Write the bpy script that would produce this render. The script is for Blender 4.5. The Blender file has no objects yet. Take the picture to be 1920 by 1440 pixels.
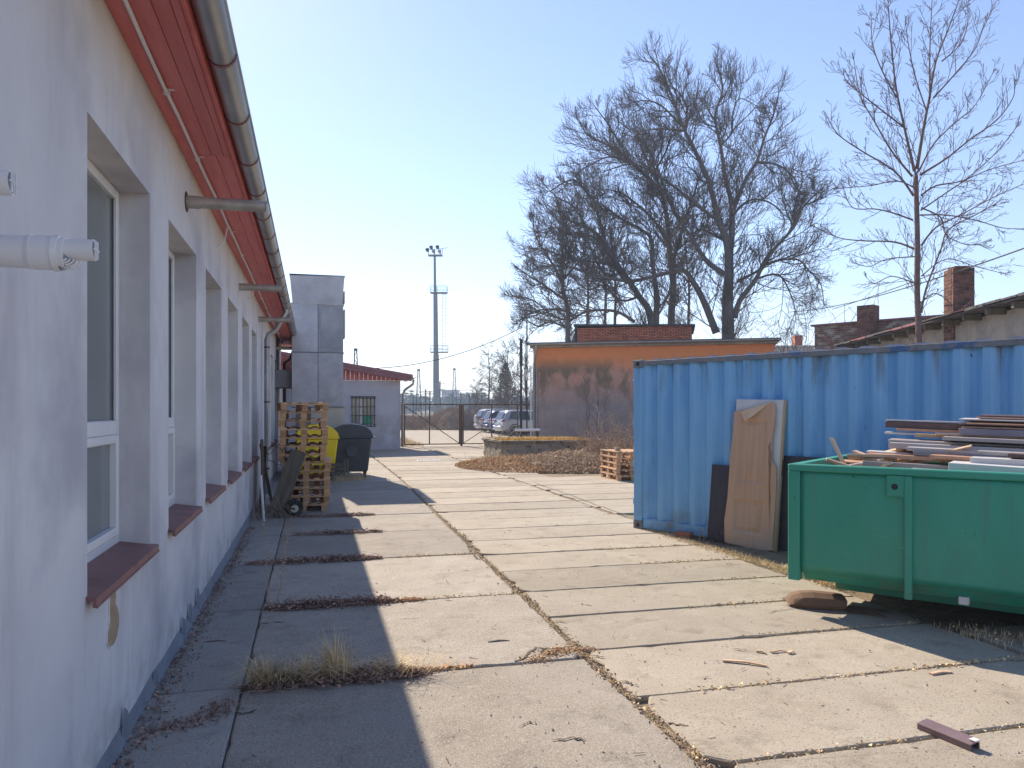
import bpy, math, random
from mathutils import Vector, Matrix, Euler
C = bpy.context.scene.collection
SC = bpy.context.scene
R = random.Random(7)
PI = math.pi

# ------------------------------------------------------------------ camera, sky, sun, exposure
F, H, HY = 1440.0, 1.75, 768.0
YAW = math.atan((960 - 587) / 1440.0)
SY, CY = math.sin(YAW), math.cos(YAW)
cam = bpy.data.cameras.new('camera'); cam.sensor_width = 36; cam.lens = 27
cam.shift_y = 48 / 1920.0; cam.clip_start = .05; cam.clip_end = 6000
camo = bpy.data.objects.new('camera', cam); C.objects.link(camo)
camo.location = (0, 0, H); camo.rotation_euler = (PI / 2, 0, -YAW)
SC.camera = camo
SUN_EL, SUN_AZ = math.radians(36.4), math.radians(-11)      # azimuth measured from +Y towards +X
w = bpy.data.worlds.new('World'); SC.world = w; w.use_nodes = True
nt = w.node_tree; nt.nodes.clear()
sk = nt.nodes.new('ShaderNodeTexSky'); sk.sky_type = 'NISHITA'; sk.sun_disc = False
sk.sun_elevation = SUN_EL; sk.sun_rotation = SUN_AZ; sk.air_density = 1.0; sk.dust_density = .12; sk.ozone_density = 1.8
bg = nt.nodes.new('ShaderNodeBackground'); bg.inputs[1].default_value = .108
wo = nt.nodes.new('ShaderNodeOutputWorld')
tint = nt.nodes.new('ShaderNodeMix'); tint.data_type = 'RGBA'; tint.blend_type = 'MULTIPLY'; tint.inputs[0].default_value = 1; tint.inputs[7].default_value = (1.04, .955, 1.03, 1)
nt.links.new(sk.outputs[0], tint.inputs[6]); nt.links.new(tint.outputs[2], bg.inputs[0]); nt.links.new(bg.outputs[0], wo.inputs[0])
sl = bpy.data.lights.new('sun', 'SUN'); sl.energy = 4.4; sl.angle = math.radians(.5); sl.color = (1, .87, .70)
so = bpy.data.objects.new('sun', sl); C.objects.link(so)
tosun = Vector((math.sin(SUN_AZ) * math.cos(SUN_EL), math.cos(SUN_AZ) * math.cos(SUN_EL), math.sin(SUN_EL)))
so.rotation_euler = tosun.to_track_quat('Z', 'Y').to_euler(); so.location = (0, 0, 30)
SC.view_settings.view_transform = 'Standard'; SC.view_settings.look = 'None'
SC.view_settings.exposure = .93; SC.view_settings.gamma = 1; SC.view_settings.use_curve_mapping = False

# ------------------------------------------------------------------ survey helpers (photo measurements -> metres)
def wp(x, y, Z):
    u = (x - 960) / F
    return Vector((Z * (SY + u * CY), Z * (CY - u * SY), H + Z * (HY - y) / F))
def gp(x, y, z=0.0):
    p = wp(x, y, F * (H - z) / (y - HY)); return p

# ------------------------------------------------------------------ materials
MATS = {}
def mat(name, c1, c2=None, scale=4, rough=.8, bump=0, bscale=60, metal=0, rand=0, stretch=(1, 1, 1), c3=None, s3=1.2, t3=(.5, .62),
        island=0, spec=.5, alpha=None, coat=0, trans=0, bdist=.02, detail=8):
    if name in MATS: return MATS[name]
    m = bpy.data.materials.new(name); m.use_nodes = True; t = m.node_tree; N = t.nodes; L = t.links
    b = N['Principled BSDF']; b.inputs['Roughness'].default_value = rough; b.inputs['Metallic'].default_value = metal
    b.inputs['Specular IOR Level'].default_value = spec; b.inputs['Coat Weight'].default_value = coat
    b.inputs['Transmission Weight'].default_value = trans
    tc = N.new('ShaderNodeTexCoord'); mp = N.new('ShaderNodeMapping'); mp.inputs['Scale'].default_value = stretch
    L.new(tc.outputs['Object'], mp.inputs[0])
    oi = N.new('ShaderNodeObjectInfo')
    off = N.new('ShaderNodeVectorMath'); off.operation = 'SCALE'; off.inputs[0].default_value = (37, 17, 29)
    L.new(oi.outputs['Random'], off.inputs['Scale'])
    if rand: L.new(off.outputs[0], mp.inputs['Location'])
    col = None
    if c2 is not None:
        n = N.new('ShaderNodeTexNoise'); n.inputs['Scale'].default_value = scale; n.inputs['Detail'].default_value = detail
        n.inputs['Roughness'].default_value = .65
        L.new(mp.outputs[0], n.inputs['Vector'])
        r = N.new('ShaderNodeValToRGB'); r.color_ramp.elements[0].position = .35; r.color_ramp.elements[1].position = .68
        r.color_ramp.elements[0].color = (*c1, 1); r.color_ramp.elements[1].color = (*c2, 1)
        L.new(n.outputs['Fac'], r.inputs[0]); col = r.outputs[0]
    else:
        rg = N.new('ShaderNodeRGB'); rg.outputs[0].default_value = (*c1, 1); col = rg.outputs[0]
    if c3 is not None:
        n3 = N.new('ShaderNodeTexNoise'); n3.inputs['Scale'].default_value = s3; n3.inputs['Detail'].default_value = 10; n3.inputs['Roughness'].default_value = .7
        L.new(mp.outputs[0], n3.inputs['Vector'])
        r3 = N.new('ShaderNodeMapRange'); r3.inputs[1].default_value = t3[0]; r3.inputs[2].default_value = t3[1]
        L.new(n3.outputs['Fac'], r3.inputs[0])
        mx = N.new('ShaderNodeMix'); mx.data_type = 'RGBA'; L.new(r3.outputs[0], mx.inputs[0])
        L.new(col, mx.inputs[6]); mx.inputs[7].default_value = (*c3, 1); col = mx.outputs[2]
    if rand or island:
        hv = N.new('ShaderNodeHueSaturation')
        mr = N.new('ShaderNodeMapRange'); a = rand or island
        mr.inputs[3].default_value = 1 - a; mr.inputs[4].default_value = 1 + a
        if island:
            g = N.new('ShaderNodeNewGeometry'); L.new(g.outputs['Random Per Island'], mr.inputs[0])
        else: L.new(oi.outputs['Random'], mr.inputs[0])
        L.new(mr.outputs[0], hv.inputs['Value']); L.new(col, hv.inputs['Color']); col = hv.outputs[0]
    L.new(col, b.inputs['Base Color'])
    if bump:
        n2 = N.new('ShaderNodeTexNoise'); n2.inputs['Scale'].default_value = bscale; n2.inputs['Detail'].default_value = 6
        L.new(mp.outputs[0], n2.inputs['Vector'])
        bp = N.new('ShaderNodeBump'); bp.inputs['Strength'].default_value = bump; bp.inputs['Distance'].default_value = bdist
        L.new(n2.outputs['Fac'], bp.inputs['Height']); L.new(bp.outputs[0], b.inputs['Normal'])
    MATS[name] = m
    m['col'] = 0
    return m
def colsock(m): return m.node_tree.nodes['Principled BSDF'].inputs['Base Color'].links[0].from_socket
def overlay(m, fac_fn, color):
    """mix another colour over a material's base colour, fac_fn(nodes, links) returns a factor socket"""
    t = m.node_tree; N, L = t.nodes, t.links
    f = fac_fn(N, L); mx = N.new('ShaderNodeMix'); mx.data_type = 'RGBA'
    L.new(f, mx.inputs[0]); L.new(colsock(m), mx.inputs[6]); mx.inputs[7].default_value = (*color, 1)
    L.new(mx.outputs[2], N['Principled BSDF'].inputs['Base Color'])
def nfac(scale, lo, hi, stretch=(1, 1, 1), kind='noise', detail=8, mulz=None, rough=.6, coords='Object'):
    def f(N, L):
        tc = N.new('ShaderNodeTexCoord'); mp = N.new('ShaderNodeMapping'); mp.inputs['Scale'].default_value = stretch
        L.new(tc.outputs[coords], mp.inputs[0])
        if kind == 'noise':
            n = N.new('ShaderNodeTexNoise'); n.inputs['Detail'].default_value = detail; n.inputs['Roughness'].default_value = rough; o = n.outputs['Fac']
        else:
            n = N.new('ShaderNodeTexVoronoi'); o = n.outputs['Distance']
        n.inputs['Scale'].default_value = scale; L.new(mp.outputs[0], n.inputs['Vector'])
        r = N.new('ShaderNodeMapRange'); r.inputs[1].default_value = lo; r.inputs[2].default_value = hi; L.new(o, r.inputs[0])
        out = r.outputs[0]
        if mulz:   # (z0, z1, amount added noise) multiply by a height ramp
            sp = N.new('ShaderNodeSeparateXYZ'); L.new(tc.outputs[coords], sp.inputs[0])
            rz = N.new('ShaderNodeMapRange'); rz.inputs[1].default_value = mulz[0]; rz.inputs[2].default_value = mulz[1]
            L.new(sp.outputs['Z'], rz.inputs[0])
            mu = N.new('ShaderNodeMath'); mu.operation = 'MULTIPLY'; L.new(out, mu.inputs[0]); L.new(rz.outputs[0], mu.inputs[1]); out = mu.outputs[0]
        return out
    return f

# concrete of the yard: pale slabs with aggregate specks
def concrete(name, c1, c2, speck, nspeck=.10):
    m = mat(name, c1, c2, scale=1.6, rough=.92, bump=.6, bscale=130, rand=0, detail=12, bdist=.008)
    overlay(m, nfac(3.5, .54, .74, detail=12), tuple(v * .68 for v in c1))
    overlay(m, nfac(1.7, .58, .80, detail=14, rough=.75), (.24, .18, .115))
    overlay(m, nfac(.8, .50, .70, detail=10, stretch=(1, 2.2, 1)), tuple(v * .86 for v in c2))
    overlay(m, nfac(9, .60, .75, detail=10, stretch=(.5, 1, 1)), tuple(v * 1.15 for v in c2))
    overlay(m, nfac(70, .56, .66, detail=3), tuple(v * .62 for v in c1))
    overlay(m, nfac(75, nspeck * 1.3 + .10, nspeck * 1.1, kind='v'), tuple(.55 * a + .45 * b for a, b in zip(speck, c2)))
    overlay(m, nfac(22, .62, .70, detail=3), tuple(v * .9 for v in c2))
    overlay(m, nfac(28, .70, .74, detail=4, stretch=(.6, 1.6, 1)), tuple(v * .38 for v in c1))
    t = m.node_tree; N, L = t.nodes, t.links
    oi = N.new('ShaderNodeObjectInfo'); hv = N.new('ShaderNodeHueSaturation'); mr = N.new('ShaderNodeMapRange')
    mr.inputs[3].default_value = .82; mr.inputs[4].default_value = 1.12
    L.new(oi.outputs['Random'], mr.inputs[0]); L.new(mr.outputs[0], hv.inputs['Value']); L.new(colsock(m), hv.inputs['Color'])
    L.new(hv.outputs[0], N['Principled BSDF'].inputs['Base Color'])
    return m
M_CONC = concrete('slab_concrete', (.34, .29, .225), (.43, .375, .30), (.54, .49, .41), .09)
M_CONC2 = concrete('slab_concrete_coarse', (.29, .25, .205), (.39, .345, .29), (.62, .58, .52), .17)
M_STRIP = concrete('strip_concrete', (.30, .28, .25), (.38, .36, .32), (.46, .44, .4), .06)
M_DIRT = mat('dirt', (.17, .125, .08), (.32, .245, .16), scale=6, rough=.95, bump=1, bscale=60, c3=(.3, .26, .2), s3=20, t3=(.55, .7))
M_EARTH = mat('dry_field', (.20, .16, .10), (.30, .25, .16), scale=.6, rough=.95, bump=.6, bscale=12, c3=(.13, .12, .06), s3=.15)
M_WALL = mat('white_render', (.60, .59, .61), (.71, .695, .70), scale=1.1, rough=.85, bump=.55, bscale=5, detail=10, bdist=.02)
overlay(M_WALL, nfac(2.2, .54, .76, stretch=(1, 1, .25)), (.49, .46, .48))
overlay(M_WALL, nfac(.9, .50, .68, detail=12), (.46, .445, .48))
overlay(M_WALL, nfac(6, .60, .74, stretch=(3, 3, .12), mulz=(1.1, .3)), (.45, .42, .40))
overlay(M_WALL, nfac(34, .71, .74, detail=6), (.38, .34, .32))
overlay(M_WALL, nfac(1.5, .30, .75, mulz=(3.1, 3.75)), (.60, .52, .38))
overlay(M_WALL, nfac(4, .45, .62, mulz=(.45, .02)), (.42, .38, .36))
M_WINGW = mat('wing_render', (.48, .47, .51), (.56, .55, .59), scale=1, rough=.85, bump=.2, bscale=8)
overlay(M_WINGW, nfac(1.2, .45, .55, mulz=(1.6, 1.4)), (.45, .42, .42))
M_RED = mat('red_paint_board', (.54, .13, .13), (.64, .20, .19), scale=3, rough=.55, bump=.2, bscale=30, rand=.12, stretch=(6, .5, 6), c3=(.36, .075, .075), s3=6, t3=(.55, .8))
M_REDF = mat('red_fascia', (.50, .10, .095), (.60, .16, .14), scale=5, rough=.6, bump=.3, bscale=40, c3=(.3, .2, .17), s3=14, t3=(.62, .7))
M_REDROOF = mat('red_roof_sheet', (.22, .08, .09), (.29, .12, .13), scale=2, rough=.6)
M_ZINC = mat('zinc_sheet', (.30, .31, .32), (.42, .43, .44), scale=4, rough=.42, metal=.75, stretch=(1, .4, 1), bump=.05, bscale=8)
M_ZINCD = mat('dark_zinc', (.12, .13, .14), (.18, .19, .2), scale=4, rough=.5, metal=.6)
M_GALV = mat('galvanised_duct', (.31, .305, .34), (.45, .44, .47), scale=1.4, rough=.5, metal=.55, bump=.12, bscale=2.5, rand=.24, c3=(.27, .27, .29), s3=2.4, t3=(.5, .8), bdist=.05)
M_STEEL = mat('stained_steel', (.36, .33, .29), (.52, .49, .45), scale=9, rough=.4, metal=.35, c3=(.3, .2, .13), s3=5, t3=(.58, .75))
M_PVC = mat('white_plastic', (.74, .74, .75), (.8, .8, .81), scale=3, rough=.35, coat=.1)
M_PVCG = mat('pvc_pipe', (.62, .62, .65), (.7, .7, .73), scale=3, rough=.4, c3=(.5, .48, .46), s3=12, t3=(.6, .8))
M_SILL = mat('brown_red_sheet', (.21, .085, .08), (.27, .115, .105), scale=5, rough=.45, bump=.05, c3=(.17, .07, .07), s3=9)
M_GLASS = mat('window_glass', (.17, .19, .19), (.22, .24, .235), scale=.9, rough=.09, spec=.6, stretch=(1, 1, .3))
M_BLACK = mat('black_plastic', (.015, .015, .017), rough=.5)
M_BLUE = mat('container_blue', (.13, .36, .66), (.19, .45, .73), scale=1.4, rough=.40, bump=.1, bscale=20, stretch=(1, 1, .3), c3=(.24, .50, .76), s3=4, t3=(.5, .8))
def ridge_light(N, L):
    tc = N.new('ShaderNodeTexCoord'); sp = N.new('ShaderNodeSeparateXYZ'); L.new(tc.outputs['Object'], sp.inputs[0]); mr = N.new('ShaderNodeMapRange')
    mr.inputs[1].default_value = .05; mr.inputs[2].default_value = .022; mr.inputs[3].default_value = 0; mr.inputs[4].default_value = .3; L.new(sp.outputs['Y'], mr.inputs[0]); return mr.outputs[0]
overlay(M_BLUE, ridge_light, (.30, .55, .78))   # outer flats of the corrugation coloured paler, for the light they catch
overlay(M_BLUE, nfac(7, .62, .68, stretch=(1, 1, .12), detail=12, mulz=(-1.0, 2.6), rough=.75), (.055, .13, .20))
overlay(M_BLUE, nfac(24, .70, .73, stretch=(1, 1, .35), detail=10), (.05, .045, .05))
overlay(M_BLUE, nfac(3, .52, .66, mulz=(1.95, 2.45), stretch=(2.2, 2.2, .3)), (.10, .115, .12))
overlay(M_BLUE, nfac(2.5, .50, .72, mulz=(.7, .1)), (.16, .24, .27))
M_BLUER = mat('container_rail', (.15, .155, .165), (.23, .235, .25), scale=8, rough=.7, c3=(.06, .13, .27), s3=2.2, t3=(.56, .62), bump=.3, bscale=40)
M_GREEN = mat('dumpster_green', (.03, .27, .185), (.045, .32, .225), scale=1.2, rough=.42, bump=.04, bscale=6, stretch=(1, 1, .4), c3=(.05, .24, .18), s3=2.5, t3=(.52, .8))
overlay(M_GREEN, nfac(5, .60, .70, stretch=(1.6, 1.6, .07), detail=6), (.055, .26, .20))
overlay(M_GREEN, nfac(26, .68, .72, stretch=(1, 1, .5)), (.02, .07, .06))
overlay(M_GREEN, nfac(2.2, .55, .75, mulz=(.75, .25)), (.13, .22, .13))
overlay(M_GREEN, nfac(11, .68, .71, stretch=(.5, .5, 1.4), detail=12, rough=.8), (.16, .10, .06))
overlay(M_GREEN, nfac(14, .63, .70, mulz=(.62, .30), detail=10), (.12, .09, .06))
overlay(M_GREEN, nfac(40, .68, .72, stretch=(.12, .12, 1), detail=4), (.10, .34, .26))
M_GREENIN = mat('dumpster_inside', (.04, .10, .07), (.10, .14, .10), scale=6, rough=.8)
M_WOOD = mat('pallet_wood', (.48, .28, .15), (.62, .40, .24), scale=3, rough=.8, bump=.3, bscale=40, stretch=(1, 8, 8), rand=.25)
M_WOODB = mat('pallet_block', (.42, .23, .12), (.55, .34, .19), scale=9, rough=.85, bump=.3, bscale=40, rand=.2)
M_WOODG = mat('pale_pallet_wood', (.42, .33, .24), (.55, .45, .34), scale=4, rough=.85, stretch=(1, 6, 6), rand=.2)
M_GREYW = mat('weathered_wood', (.10, .085, .065), (.19, .16, .12), scale=3, rough=.9, stretch=(5, 5, .5), bump=.5, bscale=30, rand=.15)
M_DARKBOARD = mat('dark_board', (.035, .032, .045), (.06, .055, .07), scale=4, rough=.6)
M_SKIN = mat('brown_door_skin', (.52, .31, .19), (.62, .39, .25), scale=3, rough=.6, stretch=(8, 8, .5), bump=.15, bscale=30)
overlay(M_SKIN, nfac(3, .3, .7, mulz=(.75, .0)), (.50, .40, .33))
M_TAN = mat('tan_fibreboard', (.70, .45, .26), (.78, .53, .33), scale=6, rough=.8)
M_DOORW = mat('white_door', (.58, .57, .57), (.66, .65, .64), scale=4, rough=.6, bump=.1)
M_DOORE = mat('door_edge_wood', (.45, .31, .17), (.52, .37, .22), scale=20, rough=.8)
M_CARD = mat('cardboard', (.13, .075, .045), (.19, .11, .065), scale=4, rough=.9)
M_YELLOW = mat('yellow_plastic', (.86, .60, .01), (.92, .68, .02), scale=3, rough=.45)
M_BIN = mat('charcoal_plastic', (.035, .04, .05), (.055, .06, .072), scale=3, rough=.5, c3=(.1, .1, .11), s3=6, t3=(.6, .8))
M_RUBBER = mat('rubber', (.02, .02, .02), (.04, .038, .035), scale=20, rough=.85)
M_RUST = mat('rusty_iron', (.075, .045, .035), (.15, .085, .06), scale=12, rough=.85, bump=.3, metal=.2)
M_IRON = mat('dark_iron', (.05, .05, .05), (.09, .08, .075), scale=10, rough=.7, metal=.4)
M_BEIGE = mat('beige_panel', (.50, .45, .37), (.58, .53, .45), scale=3, rough=.7)
M_BRICK = mat('red_brick', (.33, .10, .055), (.45, .17, .10), scale=9, rough=.9, bump=.4, rand=.3, bscale=50)
M_BRICKI = mat('orange_brick', (.50, .14, .07), (.62, .21, .11), scale=6, rough=.9, island=.28)
M_BRICKO = mat('old_brick', (.17, .085, .065), (.30, .16, .12), scale=3, rough=.95, island=.3, c3=(.33, .28, .24), s3=2.5, t3=(.5, .6))
M_BRICKC = mat('sooty_brick', (.13, .06, .05), (.26, .115, .075), scale=4, rough=.95, rand=.35, c3=(.08, .06, .06), s3=3, t3=(.52, .64))
M_MORTAR = mat('mortar', (.22, .17, .14), (.32, .27, .23), scale=12, rough=.95)
M_ORANGE = mat('orange_plaster', (.35, .28, .26), (.46, .375, .35), scale=1.6, rough=.95, bump=1, bscale=14, bdist=.05, c3=(.17, .14, .13), s3=9, t3=(.55, .7))
overlay(M_ORANGE, nfac(1.3, .05, .75, mulz=(1.9, 4.0), detail=12), (.85, .30, .10))
overlay(M_ORANGE, nfac(1.4, .46, .56, mulz=(1.5, 3.0), stretch=(1, 1, .5), detail=12), (.24, .165, .11))
overlay(M_ORANGE, nfac(1.2, -.6, .2, mulz=(3.55, 4.15)), (.80, .28, .10))
M_PLAST = mat('old_plaster', (.40, .34, .28), (.50, .43, .35), scale=2, rough=.95, bump=.5, bscale=12, c3=(.30, .26, .23), s3=.8, t3=(.46, .60))
M_OLDCONC = mat('mossy_concrete', (.24, .21, .16), (.36, .32, .25), scale=3, rough=.95, bump=.8, bscale=15, c3=(.06, .055, .045), s3=3.5, t3=(.52, .62))
M_MOSS = mat('orange_moss', (.80, .45, .06), (.9, .6, .14), scale=12, rough=.95, bump=1, bscale=50, c3=(.30, .19, .07), s3=4)
M_ROOFD = mat('tar_roof', (.05, .045, .05), (.10, .09, .095), scale=6, rough=.8)
M_BARK = mat('bark', (.11, .095, .095), (.20, .175, .165), scale=6, rough=.95, bump=.5, bscale=20)
M_BARK2 = mat('bark_reddish', (.15, .10, .09), (.24, .17, .15), scale=6, rough=.95, bump=.3, bscale=20)
M_TWIG = mat('twig', (.12, .10, .095), (.18, .15, .14), scale=2, rough=.95)
M_BRUSH = mat('brushwood', (.32, .23, .16), (.50, .38, .28), scale=1.5, rough=.95, island=.35)
M_LEAF = mat('dead_leaves', (.24, .145, .115), (.42, .29, .23), scale=8, rough=.9, island=.55)
M_LEAFO = mat('dry_ground_leaves', (.48, .27, .12), (.70, .47, .25), scale=4, rough=.9, island=.5)
M_STRAW = mat('straw_grass', (.56, .41, .21), (.76, .60, .36), scale=5, rough=.9, island=.45)
M_GRASSG = mat('faded_green_grass', (.14, .15, .05), (.26, .24, .10), scale=5, rough=.9, island=.4)
M_CONIF = mat('conifer_needles', (.12, .13, .13), (.17, .19, .18), scale=3, rough=.95, island=.4)  # needles paled and greyed, distance haze put into their colour
M_MAST = mat('mast_steel', (.22, .25, .28), (.28, .31, .34), scale=2, rough=.6, metal=.3)
M_FARB = mat('far_building', (.5, .42, .43), (.5, .5, .5), scale=.3, rough=.9)
M_FARW = mat('far_window', (.10, .11, .13), rough=.4)
M_HILL = mat('far_woods', (.05, .065, .05), (.09, .10, .08), scale=.02, rough=1)
M_LAMGREY = mat('laminate_grey', (.36, .33, .32), (.46, .42, .41), scale=3, rough=.45, rand=.15)
M_LAMBLUE = mat('laminate_blue_grey', (.22, .20, .24), (.30, .27, .31), scale=3, rough=.4, rand=.15)
M_LAMDARK = mat('laminate_dark', (.10, .065, .065), (.17, .11, .10), scale=3, rough=.4, rand=.2)
M_LAMWHITE = mat('laminate_white', (.60, .58, .56), (.68, .66, .64), scale=3, rough=.45, rand=.08)
M_LAMBROWN = mat('laminate_brown', (.45, .24, .15), (.58, .34, .22), scale=3, rough=.6, stretch=(8, .6, 8), rand=.2)
M_SCRAP = mat('raw_scrap_wood', (.46, .31, .20), (.60, .44, .31), scale=5, rough=.85, rand=.25)
M_GALV2 = mat('grey_flashing', (.20, .22, .26), (.27, .29, .33), scale=4, rough=.6, metal=.2, bump=.1)
M_PEEL = mat('bare_render', (.36, .26, .16), (.46, .35, .23), scale=14, rough=.95, bump=1, bscale=40)
M_STONE = mat('grey_stone', (.28, .26, .24), (.45, .42, .38), scale=9, rough=.95, island=.4)

# ------------------------------------------------------------------ mesh builder
class MB:
    def __init__(s): s.v = []; s.f = []; s.sm = False
    def add(s, vs, fs):
        n = len(s.v); s.v.extend([tuple(p) for p in vs]); s.f.extend([tuple(i + n for i in f) for f in fs]); return s
    def box(s, x0, x1, y0, y1, z0, z1, M=None):
        vs = [Vector(p) for p in ((x0, y0, z0), (x1, y0, z0), (x1, y1, z0), (x0, y1, z0), (x0, y0, z1), (x1, y0, z1), (x1, y1, z1), (x0, y1, z1))]
        if M is not None: vs = [M @ p for p in vs]
        return s.add(vs, [(0, 3, 2, 1), (4, 5, 6, 7), (0, 1, 5, 4), (1, 2, 6, 5), (2, 3, 7, 6), (3, 0, 4, 7)])
    def cbox(s, x0, x1, y0, y1, z0, z1, c=.005, M=None):
        """box with its edges chamfered by c"""
        xs, ys, zs = (x0, x1), (y0, y1), (z0, z1); vs = []; idx = {}
        for i in (0, 1):
            for j in (0, 1):
                for k in (0, 1):
                    p = (xs[i], ys[j], zs[k]); d = (c * (1 - 2 * i), c * (1 - 2 * j), c * (1 - 2 * k))
                    for a in range(3):   # vertex lying on face perpendicular to axis a
                        q = [p[m] + (d[m] if m != a else 0) for m in range(3)]; idx[(i, j, k, a)] = len(vs); vs.append(Vector(q))
        if M is not None: vs = [M @ p for p in vs]
        fs = []
        def g(b, a): return idx[(b[0], b[1], b[2], a)]
        for a in range(3):
            o = [m for m in range(3) if m != a]
            for sd in (0, 1):
                q = []
                for (p_, r_) in ((0, 0), (1, 0), (1, 1), (0, 1)):
                    b = [0, 0, 0]; b[a] = sd; b[o[0]] = p_; b[o[1]] = r_; q.append(g(b, a))
                fs.append(tuple(q))
            for p_ in (0, 1):
                for r_ in (0, 1):    # edge along axis a
                    b0 = [0, 0, 0]; b0[o[0]] = p_; b0[o[1]] = r_; b1 = list(b0); b1[a] = 1
                    fs.append((g(b0, o[0]), g(b1, o[0]), g(b1, o[1]), g(b0, o[1])))
        for i in (0, 1):
            for j in (0, 1):
                for k in (0, 1): fs.append((g((i, j, k), 0), g((i, j, k), 1), g((i, j, k), 2)))
        s.fix = True
        return s.add(vs, fs)
    def bar(s, a, b, wd, ht=None, up=Vector((0, 0, 1))):
        a, b = Vector(a), Vector(b); ht = ht or wd; d = (b - a); L = d.length; d.normalize()
        if abs(d.dot(up)) > .98: up = Vector((0, 1, 0))
        x = d.cross(up).normalized(); z = x.cross(d)
        M = Matrix((x, d, z)).transposed().to_4x4(); M.translation = a
        return s.box(-wd / 2, wd / 2, 0, L, -ht / 2, ht / 2, M)
    def tube(s, pts, r, n=8, r1=None, cap=True):
        pts = [Vector(p) for p in pts]; m = len(pts); base = len(s.v); prev = None
        for i, p in enumerate(pts):
            d = (pts[min(i + 1, m - 1)] - pts[max(i - 1, 0)])
            d = d.normalized() if d.length > 1e-9 else Vector((0, 0, 1))
            if prev is None: x = d.orthogonal().normalized()
            else:
                x = prev - d * prev.dot(d); x = x.normalized() if x.length > 1e-6 else d.orthogonal().normalized()
            prev = x; y = d.cross(x)
            rr = r[i] if isinstance(r, (list, tuple)) else (r if r1 is None else r + (r1 - r) * i / (m - 1))
            for k in range(n):
                a = 2 * PI * k / n; q = p + x * (math.cos(a) * rr) + y * (math.sin(a) * rr); s.v.append((q.x, q.y, q.z))
        for i in range(m - 1):
            for k in range(n):
                a = base + i * n + k; b_ = base + i * n + (k + 1) % n
                s.f.append((a, b_, b_ + n, a + n))
        if cap:
            s.f.append(tuple(base + k for k in range(n))[::-1]); s.f.append(tuple(base + (m - 1) * n + k for k in range(n)))
        return s
    def prism(s, poly, t0, t1, M=None):
        """poly in (x, z), extruded along y from t0 to t1"""
        n = len(poly); vs = [Vector((p[0], t0, p[1])) for p in poly] + [Vector((p[0], t1, p[1])) for p in poly]
        if M is not None: vs = [M @ p for p in vs]
        return s.add(vs, [tuple(range(n)), tuple(range(2 * n - 1, n - 1, -1))] + [(i, i + n, (i + 1) % n + n, (i + 1) % n) for i in range(n)])
    def zprism(s, poly, z0, z1, M=None):
        n = len(poly); vs = [Vector((p[0], p[1], z0)) for p in poly] + [Vector((p[0], p[1], z1)) for p in poly]
        if M is not None: vs = [M @ p for p in vs]
        return s.add(vs, [tuple(range(n))[::-1], tuple(range(n, 2 * n))] + [(i, (i + 1) % n, (i + 1) % n + n, i + n) for i in range(n)])
    def mesh(s, name, m, smooth=False, recalc=True):
        me = bpy.data.meshes.new(name); me.from_pydata(s.v, [], s.f); me.materials.append(m)
        if recalc and len(s.f) < 60000:
            import bmesh
            bm = bmesh.new(); bm.from_mesh(me); bmesh.ops.recalc_face_normals(bm, faces=bm.faces); bm.to_mesh(me); bm.free()
        if smooth:
            me.polygons.foreach_set('use_smooth', [True] * len(me.polygons))
            if smooth != 'all':
                try: me.set_sharp_from_angle(angle=math.radians(40))
                except Exception: pass
        me.update(); return me
    def build(s, name, m, parent=None, smooth=False, recalc=True):
        o = bpy.data.objects.new(name, s.mesh(name, m, smooth, recalc)); C.objects.link(o)
        if parent is not None: o.parent = parent
        return o
def inst(name, me, parent, loc=(0, 0, 0), rot=(0, 0, 0)):
    o = bpy.data.objects.new(name, me); C.objects.link(o); o.parent = parent; o.location = loc; o.rotation_euler = rot; return o
def tag(o, label=None, cat=None, group=None, kind=None):
    if label: o['label'] = label
    if cat: o['category'] = cat
    if group: o['group'] = group
    if kind: o['kind'] = kind
    return o
def thing(name, label, cat, loc=(0, 0, 0), rot=0, group=None):
    o = bpy.data.objects.new(name, None); C.objects.link(o); o.empty_display_size = .2
    o.location = loc; o.rotation_euler = rot if isinstance(rot, (tuple, list)) else (0, 0, rot)
    return tag(o, label, cat, group)
def struct(o): o['kind'] = 'structure'; return o
def copy_tree(o, parent=None):
    c = o.copy(); C.objects.link(c); c.parent = parent
    for ch in list(o.children): copy_tree(ch, c)
    return c
def RX(a): return Matrix.Rotation(a, 4, 'X')
def RY(a): return Matrix.Rotation(a, 4, 'Y')
def RZ(a): return Matrix.Rotation(a, 4, 'Z')
def TR(x, y, z): return Matrix.Translation((x, y, z))
ORD = ['topmost', 'second', 'third', 'fourth', 'fifth', 'sixth', 'seventh', 'eighth', 'ninth', 'tenth', 'eleventh', 'twelfth', 'thirteenth']

# ------------------------------------------------------------------ scatter helpers
def blade(mb, p, h, lean, az, wd):
    d = Vector((math.cos(az), math.sin(az), 0)); sd = Vector((-d.y, d.x, 0)) * wd / 2
    a = Vector(p); b = a + d * (lean * .35 * h) + Vector((0, 0, h * .6 * math.cos(lean * .5))); c = a + d * (lean * h) + Vector((0, 0, h * math.cos(min(lean, 1.5))))
    mb.add([a - sd, a + sd, b + sd * .7, b - sd * .7, c], [(0, 1, 2, 3), (3, 2, 4)])
def leaf(mb, p, s, rr):
    a = rr.uniform(0, 2 * PI); t = rr.uniform(-.8, .8); t2 = rr.uniform(-.8, .8)
    M = TR(*p) @ RZ(a) @ RX(t) @ RY(t2); k = rr.uniform(.4, .8)
    mb.add([M @ Vector(q) for q in ((-s, 0, 0), (0, -s * k, s * .25), (s, 0, 0), (0, s * k, s * .25))], [(0, 1, 2), (0, 2, 3)])

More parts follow.
